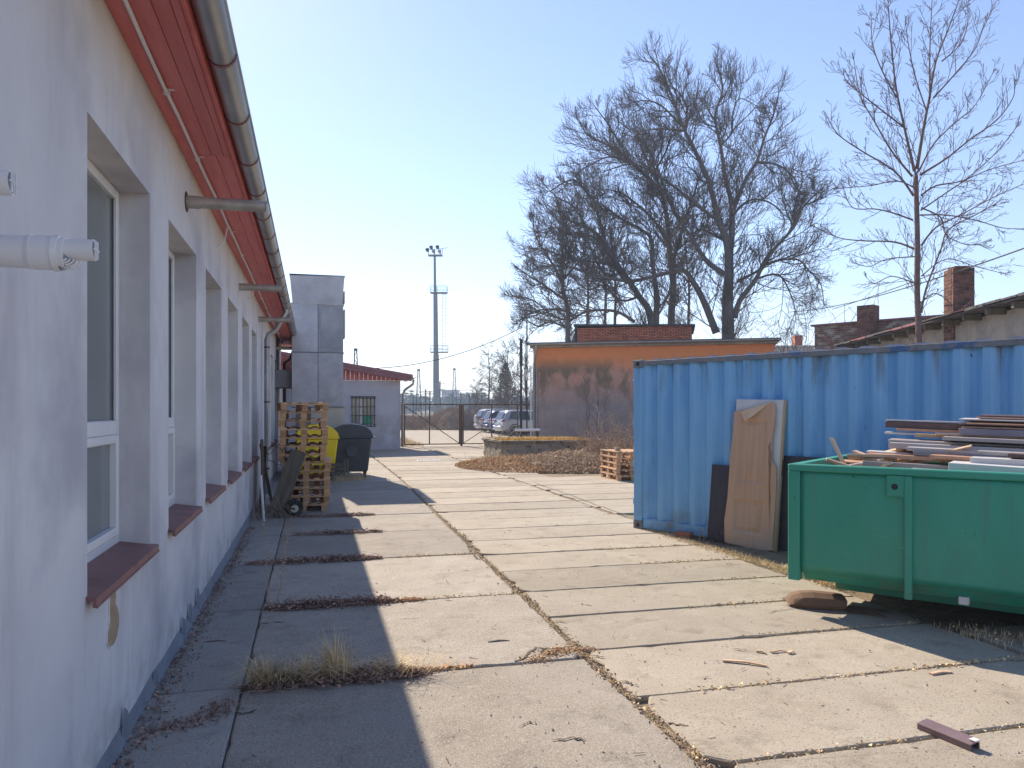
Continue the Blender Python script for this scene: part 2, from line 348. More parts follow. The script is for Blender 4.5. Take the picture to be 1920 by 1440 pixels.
# ================================================================== GROUND
g = MB(); g.add([(-900, -300, -.10), (900, -300, -.10), (900, 1500, -.10), (-900, 1500, -.10)], [(0, 1, 2, 3)])
struct(g.build('ground', M_EARTH))
# bed of dirt below the slabs, slightly uneven, fills the joints
g = MB(); rr = random.Random(3)
nx, ny = 60, 170; X0, X1, Y0, Y1 = -1.1, 13.0, -3.0, 37.0
for j in range(ny + 1):
    for i in range(nx + 1):
        x = X0 + (X1 - X0) * i / nx; y = Y0 + (Y1 - Y0) * j / ny
        z = -.028 + rr.uniform(-.012, .012)
        if x > 4.95 and y < 11.5: z = (.012 if (y > 5.8 and x > 5.05) else -.03) + rr.uniform(-.016, .016)
        g.v.append((x, y, z))
for j in range(ny):
    for i in range(nx):
        a = j * (nx + 1) + i; g.f.append((a, a + 1, a + nx + 2, a + nx + 1))
struct(g.build('dirt_bed', M_DIRT, smooth='all'))

# slabs, one object each
pav = bpy.data.objects.new('yard_pavement', None); C.objects.link(pav); struct(pav)
rs = random.Random(11)
def slab(poly_rect, m, chip=1.0, tilt=.004, seed=None, fine=True):
    """poly_rect: 4 corners counter-clockwise; ragged outline, worn edge, thickness"""
    rr = random.Random(seed if seed is not None else rs.random())
    cs = [Vector((p[0], p[1], 0)) for p in poly_rect]; cen = sum(cs, Vector()) / 4
    out = []
    for k in range(4):
        a, b = cs[k], cs[(k + 1) % 4]; L = (b - a).length; n = max(3, int(L / (.10 if fine else .5)))
        nrm = Vector((b.y - a.y, a.x - b.x, 0)).normalized() * -1
        chips = [(rr.uniform(.02, .98), rr.uniform(.012, .05) * chip, rr.uniform(.02, .07)) for _ in range(rr.randint(1, 4))]
        if rr.random() < .6: chips.append((0, rr.uniform(.03, .12) * chip, rr.uniform(.05, .13)))
        if rr.random() < .6: chips.append((1, rr.uniform(.03, .12) * chip, rr.uniform(.05, .13)))
        for i in range(n):
            t = i / n; q = a + (b - a) * t; e = abs(rr.gauss(0, .004)) * chip
            for (ct, ca, cw) in chips:
                dd = abs(t - ct) * L
                if dd < cw: e += ca * (1 - dd / cw) ** .6
            out.append(q + nrm * e)
    z0 = rr.uniform(-tilt, tilt); gx, gy = rr.uniform(-.002, .002), rr.uniform(-.002, .002)
    def zz(p): return z0 + (p.x - cen.x) * gx + (p.y - cen.y) * gy
    n = len(out); mb = MB(); vs = []
    for p in out: vs.append((p.x, p.y, -.09))
    for p in out: vs.append((p.x, p.y, zz(p) - .008))
    for p in out:
        q = p + (cen - p).normalized() * .012; vs.append((q.x, q.y, zz(q)))
    fs = [(i, (i + 1) % n, (i + 1) % n + n, i + n) for i in range(n)] + [(i + n, (i + 1) % n + n, (i + 1) % n + 2 * n, i + 2 * n) for i in range(n)]
    fs.append(tuple(range(2 * n, 3 * n)))
    mb.add(vs, fs); return mb.build('slab', m, pav, recalc=False)
# middle joint between the two lanes drifts from x=1.86 (near) to 2.15 (far)
def xm(y): return 1.87 + max(0, min(1, (y - 5) / 14)) * .26
def xl(y): return -.43 - .01 * max(0, min(8, y - 4)) / 8
leftY = [-1.0, 1.1, 3.1, 5.11, 7.05, 9.15, 11.15, 12.95, 14.9, 16.9, 18.9, 20.9, 22.9, 24.9, 26.9, 28.9, 30.9, 33.9]
for a, b in zip(leftY, leftY[1:]):
    gp_ = .014; sk_ = -.0
    slab([(xl(a) + .004, a + gp_), (xm(a) - .022, a + gp_ + sk_), (xm(b) - .022, b - gp_), (xl(b) + .004, b - gp_)], M_CONC2, .6)
    slab([(-.965, a + .006), (xl(a) - .004, a + .006), (xl(b) - .004, b - .006), (-.965, b - .006)], M_STRIP, .25)
rightY = [-.6, .4, 1.42, 2.42, 3.405, 4.33, 5.27, 6.18, 7.09, 8.05, 9.02, 10.0, 11.0, 12.0, 13.0, 14.0, 15.0, 16.0, 17.0, 18.0, 19.0, 20.0, 21, 22, 23, 24, 25, 26, 27, 28, 29, 30, 31, 32, 33, 34, 35, 36]
for i, (a, b) in enumerate(zip(rightY, rightY[1:])):
    gg = .014 if i % 2 else .009
    xr = 4.88 + rs.uniform(-.05, .05)
    slab([(xm(a) + .03, a + gg), (xr, a + gg), (xr, b - gg), (xm(b) + .03, b - gg)], M_CONC, 1.1)
    if a > 11.5 and (a < 18.5 or a > 27.5):
        slab([(4.94, a + gg + .02), (7.9, a + gg + .02), (7.9, b - gg + .02), (4.94, b - gg + .02)], M_CONC, .8, fine=False)
    if 18.5 < a < 27.5:
        slab([(4.94, a + gg), (6.0, a + gg), (6.0, b - gg), (4.94, b - gg)], M_CONC, .8, fine=False)
    if a > 3.1 and a < 6: pass
# concrete under the green dumpster and in front of it
for (x0, x1, y0, y1) in ((4.95, 7.4, .2, 2.1), (4.95, 7.4, 2.14, 4.0), (4.97, 7.4, 4.05, 5.0)):
    slab([(x0, y0), (x1, y0), (x1, y1), (x0, y1)], M_CONC, 1.0)
# concrete beyond the wing and gate
lot = MB(); lot.add([(4.3, 36.6, -.012), (9.6, 36.6, -.012), (20, 50, -.012), (24, 64, -.012), (5, 66, -.012), (4.6, 50, -.012)], [(0, 1, 2, 3, 4, 5)])
struct(lot.build('parking_lot', M_CONC))
lot = MB(); lot.box(-.9, 10.2, 36.0, 36.58, -.09, .0); struct(lot.build('gate_threshold', M_STRIP))

# dry stuff collected in the joints and at the edges
def joint_litter(name, x0, x1, y, wd, n, hm=.03, label=None, mt=None, skew=0):
    rr = random.Random(int(y * 100 + x0 * 10)); mb = MB()
    lumps = [(rr.random(), rr.uniform(.4, 1.25), rr.uniform(.03, .12)) for _ in range(9)]
    for _ in range(n):
        if rr.random() < .6: l_ = rr.choice(lumps); t = min(1, max(0, rr.gauss(l_[0], l_[2]))); env = l_[1] * min(1, 4 * t + .3) * min(1, 4 * (1 - t) + .3)
        else: t = rr.random(); env = math.sin(PI * t) ** .5
        x = x0 + (x1 - x0) * t
        yy = y + skew * (x - x0) + rr.gauss(0, wd * .5) * env
        leaf(mb, (x, yy, abs(rr.gauss(0, hm)) * env * .6 + .006), rr.uniform(.008, .021), rr)
    for _ in range(n // 12):
        x = rr.uniform(x0, x1); a = rr.uniform(0, PI); l = rr.uniform(.05, .14); yy = y + rr.gauss(0, wd * .6)
        mb.tube([(x, yy, .02), (x + math.cos(a) * l, yy + math.sin(a) * l * .5, .012 + rr.uniform(0, .03))], .0018, 3, cap=False)
    return tag(mb.build(name, mt or M_LEAF, None, recalc=False), label, 'leaf litter', kind='stuff')
joint_litter('leaf_litter', -.42, .75, 5.06, .10, 3600, .06, 'dark heap of dead leaves round the grass tuft in the nearest joint')
joint_litter('leaf_litter', .35, 1.05, 5.12, .03, 350, .012, 'thin scatter of dry leaves where the nearest joint comes out into the sun', M_LEAFO)
joint_litter('leaf_litter', -.40, .75, 7.02, .11, 3000, .055, 'thick dark band of dead leaves along the second joint from the front')
joint_litter('leaf_litter', .55, 1.0, 7.02, .05, 400, .02, 'sunlit end of the leaf band in the second joint', M_LEAFO)
joint_litter('leaf_litter', -.75, .78, 9.12, .12, 2400, .04, 'long band of dead leaves in the third joint from the front')
joint_litter('leaf_litter', -.25, .95, 11.12, .11, 1200, .03, 'dead leaves in the fourth joint beside a scrap of white film')
joint_litter('leaf_litter', -.35, 1.0, 12.93, .13, 1200, .03, 'dead leaves in the joint just before the tall pallet stack')
# weeds in the middle joint
def weedline(name, pts, n, wd, h, label, mt, leafy=.5):
    rr = random.Random(len(pts) * 77 + n); mb = MB(); seg = list(zip(pts, pts[1:]))
    for _ in range(n):
        a, b = rr.choice(seg); t = rr.random(); x = a[0] + (b[0] - a[0]) * t + rr.gauss(0, wd); y = a[1] + (b[1] - a[1]) * t + rr.gauss(0, wd)
        if rr.random() < leafy: leaf(mb, (x, y, rr.uniform(0, .02)), rr.uniform(.006, .016), rr)
        else: blade(mb, (x, y, -.01), rr.uniform(.3, 1) * h, rr.uniform(.2, 1.2), rr.uniform(0, 2 * PI), .004)
    return tag(mb.build(name, mt, None, recalc=False), label, 'weeds', kind='stuff')
weedline('joint_weeds', [(xm(y) , y) for y in (3.0, 4.0, 5.0, 6.0, 7.0, 8.0, 10.0, 12.0, 15.0)], 1500, .022, .03, 'low dry weeds and moss in the long joint between the two lanes of slabs', M_STRAW, .6)
weedline('joint_weeds', [(1.45, 5.1), (1.7, 5.28), (1.95, 5.26)], 500, .05, .02, 'crumbs and dry leaves round the broken slab corner in the middle joint', M_LEAFO, .85)
for (ya, xs_, n_) in ((9.02, 3.4, 240), (8.05, 3.6, 350), (7.09, 3.9, 160), (6.18, 3.2, 320), (5.27, 3.2, 200), (4.33, 2.3, 500), (3.405, 2.0, 300)):
    weedline('joint_weeds', [(xs_, ya), (4.85, ya)], n_, .016, .03, 'dry weeds in the cross joint %s' % {9.02: 'nearest the corner of the blue container', 8.05: 'that ends at the leaning doors', 7.09: 'that ends behind the green dumpster corner', 6.18: 'that ends at the cardboard', 5.27: 'running under the dumpster shadow tip', 4.33: 'that runs into the dumpster shadow', 3.405: 'beside the brown profile piece'}[ya], M_STRAW, .5)
# ragged grass along the pavement edge in front of the container and doors
weedline('edge_grass', [(4.72, 10.5), (4.78, 9.6), (4.86, 8.6), (4.95, 7.9), (5.0, 7.1), (4.98, 6.4)], 3000, .06, .09, 'matted straw along the slab edge in front of the blue container', M_STRAW, .35)
weedline('edge_grass', [(5.0, 10.2), (5.15, 9.7), (5.3, 9.3), (5.5, 8.5)], 900, .10, .28, 'dry grey grass growing under the blue container side', M_STRAW, .15)
weedline('edge_grass', [(4.95, 5.0), (5.3, 4.4), (5.2, 3.6), (5.6, 3.2)], 1500, .09, .10, 'dry weeds in the dumpster shadow around the irregular slabs', M_STRAW, .4)
weedline('wall_debris', [(-.93, 3.4), (-.9, 6), (-.9, 9), (-.9, 12)], 3000, .055, .03, 'crumbs and dead leaves along the foot of the white wall', M_LEAF, .92)
weedline('wall_debris', [(-.85, 4.5), (-.6, 4.62), (-.5, 4.85)], 500, .05, .02, 'patch of leaf crumbs near the flashing in the front left corner', M_LEAF, .95)
weedline('joint_moss', [(xm(y), y) for y in (3.0, 5.0, 8.0, 12.0)], 600, .025, .012, 'dark moss and soil crumbs spilling out of the long middle joint', M_LEAF, .95)
weedline('joint_moss', [(1.0, 7.05), (1.85, 7.06)], 250, .02, .02, 'weeds in the sunlit part of the second joint', M_STRAW, .5)
weedline('joint_moss', [(1.0, 9.14), (1.9, 9.15)], 250, .02, .02, 'weeds in the sunlit part of the third joint', M_STRAW, .5)
# sprinkled grit and crumbs over the slabs
mb = MB(); rr = random.Random(5)
for _ in range(1500):
    y = 2.6 + rr.random() ** 1.6 * 14; x = rr.uniform(-.9, 4.8); s = rr.uniform(.002, .008) * (1.6 if rr.random() < .05 else 1)
    M = TR(x, y, .004) @ RZ(rr.uniform(0, 6))
    mb.add([M @ Vector(q) for q in ((-s, 0, 0), (0, -s * .7, 0), (s, 0, 0), (0, s * .8, 0), (0, 0, s * .9))], [(0, 1, 4), (1, 2, 4), (2, 3, 4), (3, 0, 4)])
tag(mb.build('grit', M_STONE, None, recalc=False), 'small crumbs and grit sprinkled over the concrete slabs', 'grit', kind='stuff')
mb = MB()
for _ in range(420):
    y = 2.8 + rr.random() ** 1.5 * 12; x = rr.uniform(-.9, 4.8)
    if rr.random() < .3:
        a = rr.uniform(0, PI); l = rr.uniform(.02, .08); mb.tube([(x, y, .006), (x + math.cos(a) * l, y + math.sin(a) * l, .009)], .0022, 3, cap=False)
    else: leaf(mb, (x, y, .008), rr.uniform(.004, .013), rr)
tag(mb.build('scattered_leaves', M_LEAF, None, recalc=False), 'single dead leaves and twig bits lying on the slabs', 'leaves', kind='stuff')

def crack(pts, wd, seed, label):
    rr = random.Random(seed); g_ = [gp(x, y) for x, y in pts]; q = []
    for a, b in zip(g_, g_[1:]):
        for k in range(6): q.append(a.lerp(b, k / 6) + Vector((rr.gauss(0, .008), rr.gauss(0, .008), 0)))
    q.append(g_[-1]); m_ = MB(); vs = []; n = len(q)
    for i, p in enumerate(q):
        w_ = wd * rr.uniform(.3, 1) * (.3 if i in (0, n - 1) else 1); d = (q[min(n - 1, i + 1)] - q[max(0, i - 1)]).normalized(); sd = Vector((-d.y, d.x, 0)) * w_
        vs += [p + sd + Vector((0, 0, .007)), p - sd + Vector((0, 0, .007))]
    m_.add(vs, [(2 * i, 2 * i + 1, 2 * i + 3, 2 * i + 2) for i in range(n - 1)]); m_.build('crack_dirt', M_DIRTD, pav, recalc=False)
M_DIRTD = mat('crack_dirt', (.07, .05, .035), (.16, .12, .08), scale=30, rough=.95, bump=.6)
for i, (p_, w_) in enumerate((([(966, 1243), (985, 1232), (1005, 1215), (1040, 1217), (1082, 1220)], .012), ([(1035, 1390), (1070, 1386), (1098, 1387)], .011), ([(972, 1362), (990, 1356), (1000, 1357)], .006),
        ([(1252, 1357), (1270, 1362), (1290, 1362)], .016), ([(1163, 1278), (1180, 1281), (1196, 1287)], .013), ([(878, 1235), (898, 1236)], .008), ([(1375, 1218), (1402, 1221)], .010), ([(490, 1170), (520, 1168), (532, 1167)], .010),
        ([(440, 1338), (460, 1340), (482, 1332)], .012), ([(1105, 1230), (1135, 1233)], .012), ([(1042, 1165), (1065, 1168)], .012), ([(745, 1162), (790, 1160)], .004), ([(1300, 1068), (1390, 1058), (1420, 1062)], .004), ([(560, 965), (640, 958), (655, 950)], .008),
        ([(870, 1000), (880, 1030), (893, 1047), (905, 1050)], .016), ([(1000, 905), (1060, 925), (1120, 948), (1180, 968)], .014), ([(1440, 1150), (1500, 1140), (1560, 1128)], .006))):
    crack(p_, w_, i + 3, '')

# the big straw tuft and tall dry weeds
gt = thing('grass_tuft', 'tall tuft of straw coloured grass in the nearest slab joint by the wall', 'grass tuft', (0, 5.1, 0))
mb = MB(); rr = random.Random(21)
for (cx, n, hh, ww) in ((-.32, 130, .24, .035), (-.22, 50, .2, .03), (-.04, 70, .24, .02), (.13, 170, .36, .025), (.20, 80, .3, .03), (.44, 60, .12, .06)):
    for _ in range(n):
        x = rr.gauss(cx, ww); y = rr.gauss(0, .035); az = rr.uniform(0, 2 * PI) if rr.random() < .55 else PI + rr.gauss(0, .5)
        ln = abs(rr.gauss(.35, .5)); blade(mb, (x, y, 0), rr.uniform(.45, 1.1) * hh, ln, az, .0045)
for _ in range(420):
    x = rr.uniform(-.35, .75); az = PI + rr.gauss(0, .35) if rr.random() < .6 else rr.gauss(0, .4)
    blade(mb, (x, rr.gauss(-.03, .05), .03), rr.uniform(.1, .28), 1.4 + rr.uniform(-.2, .1), az + rr.gauss(0, .3), .0045)
tag(mb.build('straw', M_STRAW, gt, recalc=False), kind='stuff')
mb = MB()
for _ in range(160):
    x = rr.gauss(-.22, .07); blade(mb, (x, rr.gauss(0, .02), 0), rr.uniform(.07, .17), rr.uniform(.1, .5), rr.uniform(0, 6.3), .004)
tag(mb.build('green_blades', M_GRASSG, gt, recalc=False), kind='stuff')
def stalk(x, y, h, lean, label, seed):
    rr = random.Random(seed); t = thing('dry_weed', label, 'weed', (x, y, 0)); mb = MB(); lm = MB()
    pts = [(lean * (k / 8) ** 1.3 + rr.uniform(-.01, .01), rr.uniform(-.01, .01), h * k / 8) for k in range(9)]
    mb.tube(pts, .0045, 5, r1=.0015)
    for k in range(1, 9):
        for _ in range(9):
            a = rr.uniform(0, 6.3); p = Vector(pts[k]) - Vector((0, 0, rr.uniform(0, h / 8))); l = rr.uniform(.008, .03)
            q = p + Vector((math.cos(a) * l, math.sin(a) * l, l * .7)); mb.tube([p, q], .0012, 3, cap=False); leaf(lm, q, .006, rr)
    mb.build('stem', M_BRUSH, t); tag(lm.build('seed_heads', M_STRAW, t, recalc=False), kind='stuff')
stalk(-.38, 7.05, .78, -.03, 'left one of two tall brittle weed stalks by the second joint', 1)
stalk(-.30, 7.06, .76, .10, 'right one of two tall brittle weed stalks, leaning to the pallets', 2)

# ================================================================== LEFT BUILDING
BX = -.975; GB = thing('workshop_building', 'long low white rendered building with deep windows and red eaves on the left', 'building', (BX, 0, 0))
wins = [(-2.05, -.75), (-.1, 1.0), (3.79, 5.15), (5.78, 7.09), (7.70, 8.97), (9.62, 10.88), (11.55, 12.75), (13.30, 14.45), (17.2, 18.45), (19.15, 20.4), (21.1, 22.35)]
WZ0, WZ1, WT = .90, 3.08, 3.74
YB0, YB1 = -4.0, 25.2
mb = MB()
ys = [YB0] + [v for w_ in wins for v in w_] + [YB1]
def wallquad(y0, y1, z0, z1):   # subdivided so that the face can undulate a little
    mb.add([(0, y0, z0), (0, y1, z0), (0, y1, z1), (0, y0, z1)], [(0, 1, 2, 3)])
wallquad(YB0, YB1, -.1, WZ0); wallquad(YB0, YB1, WZ1, WT)
for a, b in zip([YB0] + [w_[1] for w_ in wins], [w_[0] for w_ in wins] + [YB1]): wallquad(a, b, WZ0, WZ1)
D = -.40
for (a, b) in wins:
    mb.add([(0, a, WZ0), (D, a, WZ0), (D, a, WZ1), (0, a, WZ1)], [(0, 1, 2, 3)])
    mb.add([(0, b, WZ0), (D, b, WZ0), (D, b, WZ1), (0, b, WZ1)], [(3, 2, 1, 0)])
    mb.add([(0, a, WZ1), (D, a, WZ1), (D, b, WZ1), (0, b, WZ1)], [(0, 1, 2, 3)])
    mb.add([(0, a, WZ0), (D, a, WZ0), (D, b, WZ0), (0, b, WZ0)], [(3, 2, 1, 0)])
mb.add([(0, YB0, -.1), (-8, YB0, -.1), (-8, YB0, WT), (0, YB0, WT)], [(0, 1, 2, 3)])
mb.add([(0, YB1, -.1), (-8, YB1, -.1), (-8, YB1, WT), (0, YB1, WT)], [(3, 2, 1, 0)])
mb.add([(-8, YB0, -.1), (-8, YB1, -.1), (-8, YB1, WT), (-8, YB0, WT)], [(0, 1, 2, 3)])
mb.build('wall', M_WALL, GB, recalc=False)
inner = MB(); inner.box(-.6, -.42, YB0 + .2, YB1 - .2, .2, 3.5); inner.build('light_block', M_BLACK, GB)  # unseen black box behind the window openings, added to block light
def window_parts(a, b):
    w_ = b - a; fx = -.17; f = MB(); e = .006
    z0, z1 = WZ0 + .035, WZ1 - .004; y0, y1 = a + .004, b - .004; ft = .055
    f.cbox(fx - .06, fx, y0, y0 + ft, z0, z1, e); f.cbox(fx - .06, fx, y1 - ft, y1, z0, z1, e)
    f.cbox(fx - .06, fx - .001, y0 + ft, y1 - ft, z0, z0 + .06, e); f.cbox(fx - .06, fx - .001, y0 + ft, y1 - ft, z1 - ft, z1, e)
    zt = 1.60; f.cbox(fx - .06, fx + .004, y0 + ft, y1 - ft, zt, zt + .085, e)
    fo = f.build('window_frame', M_PVC, None)
    r = bpy.data.objects.new('window', fo.data); bpy.data.objects.remove(fo); C.objects.link(r); r.parent = GB
    s_ = MB(); q = .05                       # opening sash of the lower light
    ya, yb, za, zb = y0 + ft + .001, y1 - ft - .001, z0 + .061, zt - .001
    s_.cbox(fx - .05, fx + .012, ya, ya + q, za, zb, e); s_.cbox(fx - .05, fx + .012, yb - q, yb, za, zb, e)
    s_.cbox(fx - .05, fx + .011, ya + q, yb - q, za, za + q, e); s_.cbox(fx - .05, fx + .011, ya + q, yb - q, zb - q, zb, e)
    s_.build('sash', M_PVC, r)
    p = MB(); p.box(fx - .035, fx - .03, ya + q - .01, yb - q + .01, za + q - .01, zb - q + .01); p.build('pane', M_GLASS, r)
    p = MB(); p.box(fx - .035, fx - .03, y0 + ft - .01, y1 - ft + .01, zt + .07, z1 - ft + .01); p.build('pane', M_GLASS, r)
    for yy in (y0 + ft, y1 - ft - .005):
        gk = MB(); gk.box(fx - .03, fx - .02, yy, yy + .005, zt + .085, z1 - ft); gk.build('gasket', M_ZINCD, r)
    k = MB()
    k.add([(fx + .0, a - .0, WZ0 + .045), (fx, b, WZ0 + .045), (.045, b + .03, WZ0 + .012), (.045, a - .03, WZ0 + .012),
           (fx, a, WZ0 + .035), (fx, b, WZ0 + .035), (.045, b + .03, WZ0 - .03), (.045, a - .03, WZ0 - .03), (.03, b + .03, WZ0 - .03), (.03, a - .03, WZ0 - .03), (.03, b + .03, WZ0 - .001), (.03, a - .03, WZ0 - .001)],
          [(0, 3, 2, 1), (3, 7, 6, 2), (7, 9, 8, 6), (9, 11, 10, 8), (11, 4, 5, 10), (0, 4, 11, 9, 7, 3), (1, 2, 6, 8, 10, 5), (0, 1, 5, 4)])
    k.tube([(.047, a - .028, WZ0 - .028), (.047, b + .028, WZ0 - .028)], .006, 6)
    k.build('sill', M_SILL, r)
for (a, b) in wins: window_parts(a, b)
# soffit of painted boards
SZ = 3.72; SX1 = .355
def soffit():
    segs = [(-4, 1.2), (1.2, 6.35), (6.35, 11.6), (11.6, 16.8), (16.8, 21.5), (21.5, 25.2)]
    for si, (a, b) in enumerate(segs):
        edges = [.0, .105, .215, .305, SX1] if si % 2 else [.0, .12, .245, SX1]
        for e0, e1 in zip(edges, edges[1:]):
            m_ = MB(); m_.cbox(e0 + .002, e1 - .002, a + .004, b - .004, SZ + rs.uniform(0, .003), SZ + .02, .003); m_.build('soffit_board', M_RED, GB)
soffit()
m_ = MB(); m_.box(.002, SX1, -4, 25.2, SZ + .021, SZ + .03); m_.build('soffit_backing', M_BLACK, GB)
m_ = MB(); m_.cbox(SX1 + .001, SX1 + .025, -4.1, 25.3, SZ - .012, SZ + .16, .003); m_.build('fascia_board', M_REDF, GB)
# roof slab with slight pitch and drip edge
m_ = MB(); m_.add([(SX1 + .09, -4.2, 3.895), (SX1 + .09, 25.4, 3.895), (-8.3, 25.4, 4.35), (-8.3, -4.2, 4.35), (SX1 + .09, -4.2, 3.915), (SX1 + .09, 25.4, 3.915), (-8.3, 25.4, 4.45), (-8.3, -4.2, 4.45)],
    [(0, 1, 2, 3), (4, 7, 6, 5), (0, 4, 5, 1), (1, 5, 6, 2), (2, 6, 7, 3), (3, 7, 4, 0)]); m_.build('roof', M_ROOFD, GB)
m_ = MB(); m_.box(-8, .0, YB0, YB0 + .2, WT, 3.93); m_.box(-8, .0, YB1 - .2, YB1, WT, 3.93); m_.box(-.2, 0.0, YB0 + .2, YB1 - .2, WT + .001, 3.9); m_.build('roof_gable', M_WALL, GB)
# half round gutter
GC = (SX1 + .105, 3.815); gr = .082
def gutter(x, z, r_, y0, y1, parent, m):
    mb = MB(); n = 14; vs = []; fs = []
    prof = [(math.cos(PI + PI * k / n), math.sin(PI + PI * k / n)) for k in range(n + 1)]
    for (rr_) in (r_, r_ - .004):
        for yy in (y0, y1):
            for (cx, sx) in prof: vs.append((x + cx * rr_, yy, z + sx * rr_))
    m1 = n + 1
    for k in range(n):
        fs.append((k, k + 1, m1 + k + 1, m1 + k)); fs.append((2 * m1 + k, 3 * m1 + k, 3 * m1 + k + 1, 2 * m1 + k + 1))
    mb.add(vs, fs); mb.tube([(x + r_, y0, z + .004), (x + r_, y1, z + .004)], .011, 8); mb.tube([(x - r_, y0, z + .004), (x - r_, y1, z + .004)], .006, 6)
    o = mb.build('gutter', m, parent, smooth=True, recalc=False)
    return o
gutter(GC[0], GC[1], gr, -4.2, 25.35, GB, M_ZINC)
me = None
yy = 1.0
while yy < 25:
    m_ = MB(); n = 12
    pts = [(GC[0] + math.cos(PI + PI * k / n) * (gr + .004), 0, GC[1] + math.sin(PI + PI * k / n) * (gr + .004)) for k in range(n + 1)]
    if me is None:
        for k in range(n): m_.bar(pts[k], pts[k + 1], .022, .006, up=Vector((0, 1, 0)).cross(Vector(pts[k + 1]) - Vector(pts[k])).normalized())
        me = m_.mesh('gutter_bracket', M_SILL)
    inst('gutter_bracket', me, GB, (0, yy, 0)); yy += .93
# solder seams of the gutter
for yy in (3.0, 7.9, 10.2, 13.1, 16.0, 19.0):
    m_ = MB(); pts = [(GC[0] + math.cos(PI + PI * k / 12) * (gr + .003), yy, GC[1] + math.sin(PI + PI * k / 12) * (gr + .003)) for k in range(13)]
    m_.tube(pts, .003, 4); m_.build('gutter_seam', M_ZINCD, GB)
# conduit with clips under the soffit
m_ = MB(); cp = []
for k in range(0, 60):
    y_ = -4 + k * .5; cp.append((.105 + .004 * math.sin(k * 1.7), y_, SZ - .016 - .004 * abs(math.sin(k * .9))))
m_.tube(cp, .0115, 8); m_.build('conduit', M_PVCG, GB, smooth=True)
cl = MB(); cl.box(-.017, .017, -.012, .012, -.018, .018); cl.box(.017, .045, -.009, .009, .012, .018); clm = cl.mesh('conduit_clip', M_PVCG)
for k in range(18): inst('conduit_clip', clm, GB, (.105, 1.2 + k * 1.3, SZ - .016))
# flues through the wall
def metal_flue(y, z, L, r_, m, ring=True):
    t = MB(); t.tube([(-.05, y, z), (L, y, z)], r_, 20); o = t.build('flue_pipe', m, GB, smooth=True)
    t = MB(); t.tube([(.0, y, z), (.10, y, z)], r_ * 1.12, 20); t.tube([(L * .55, y, z), (L * .55 + .012, y, z)], r_ * 1.06, 20); t.tube([(L * .68, y, z), (L * .68 + .012, y, z)], r_ * 1.06, 20); t.build('flue_collar', m, o, smooth=True)
    t = MB(); t.tube([(L + .001, y, z), (L + .003, y, z)], r_ * .86, 16); t.build('flue_mouth', M_BLACK, o)
    if ring:
        t = MB(); t.tube([(.0005, y, z), (.006, y, z)], r_ * 1.75, 24); t.build('wall_collar', M_RUST, o)
metal_flue(6.55, 3.40, .60, .046, M_STEEL)
metal_flue(11.05, 3.42, .56, .045, M_STEEL, False)
metal_flue(14.9, 3.42, .58, .045, M_STEEL, False)
metal_flue(21.8, 3.42, .60, .045, M_STEEL, False)
metal_flue(3.70, 3.645, .50, .036, M_STEEL, False)
# white plastic flues near the camera
def pvc_flue(y, z, L, kind):
    t = MB(); t.tube([(-.05, y, z), (L, y, z)], .046, 28); o = t.build('plastic_flue', M_PVC, GB, smooth=True)
    t = MB(); t.tube([(L - .10, y, z), (L - .085, y, z), (L - .085, y, z), (L - .03, y, z), (L - .03, y, z), (L - .015, y, z)], [.046, .053, .049, .049, .053, .0505], 28); t.build('flue_collar', M_PVC, o, smooth=True)
    t = MB(); t.tube([(L, y, z + .011), (L + .075, y, z + .014)], .031, 24); t.build('flue_nozzle', M_PVC, o, smooth=True)
    t = MB(); t.tube([(L + .0755, y, z + .014), (L + .077, y, z + .014)], .026, 20)
    t.build('flue_mouth', M_GALV2, o)
    t = MB()
    for k in (-1, 0, 1): t.bar((L + .079, y + k * .013, z - .012), (L + .079, y + k * .013, z + .04), .004, .003)
    t.bar((L + .079, y - .025, z + .014), (L + .079, y + .025, z + .014), .004, .004); t.build('flue_grid', M_PVC, o)
    t = MB()
    for k in range(5):                        # curved louvre under the nozzle
        rr_ = .014 + k * .009
        t.tube([(L - .005 + rr_ * math.cos(a) * .9, y - .03 + .006 * k, z - .018 - rr_ * math.sin(a) * .55) for a in [PI * q / 10 for q in range(11)]], .003, 5)
    t.build('flue_louvre', M_PVC, o)
    t = MB(); t.tube([(L - .03, y, z - .016), (L + .0, y, z - .018), (L + .02, y, z - .02)], [.036, .030, .012], 14); t.build('louvre_mouth', M_GALV2, o, smooth=True)
    return o
pvc_flue(2.47, 2.20, .285, 0)
pvc_flue(2.16, 2.30, .175, 0)
# flashing strip at the foot of the wall
m_ = MB(); rr = random.Random(8); n = 150
for i in range(n):
    y_ = YB0 + (YB1 - YB0) * i / n; y2 = YB0 + (YB1 - YB0) * (i + 1) / n
pts0 = []
for i in range(n + 1):
    y_ = YB0 + (YB1 - YB0) * i / n; pts0.append((y_, .016 + .012 * rr.random(), .085 + .018 * rr.random()))
vs = []; fs = []
for (y_, dx, zt) in pts0: vs += [(dx + .012, y_, .0), (dx, y_, .03), (.004, y_, zt), (.0005, y_, zt)]
for i in range(n):
    for k in range(3): fs.append((i * 4 + k, (i + 1) * 4 + k, (i + 1) * 4 + k + 1, i * 4 + k + 1))
m_.add(vs, fs)
m_.build('wall_flashing', M_GALV2, GB, recalc=False)
for (y_, hh) in ((4.42, .16), (5.22, .10), (6.28, .15), (6.62, .17), (7.05, .2)):
    m_ = MB(); m_.add([(.012, y_ - .06, .05), (.03, y_ + .03, .02), (.028, y_ + .02, hh), (.016, y_ - .01, hh + .03)], [(0, 1, 2, 3)]); m_.build('loose_flashing', M_GALV2, GB)
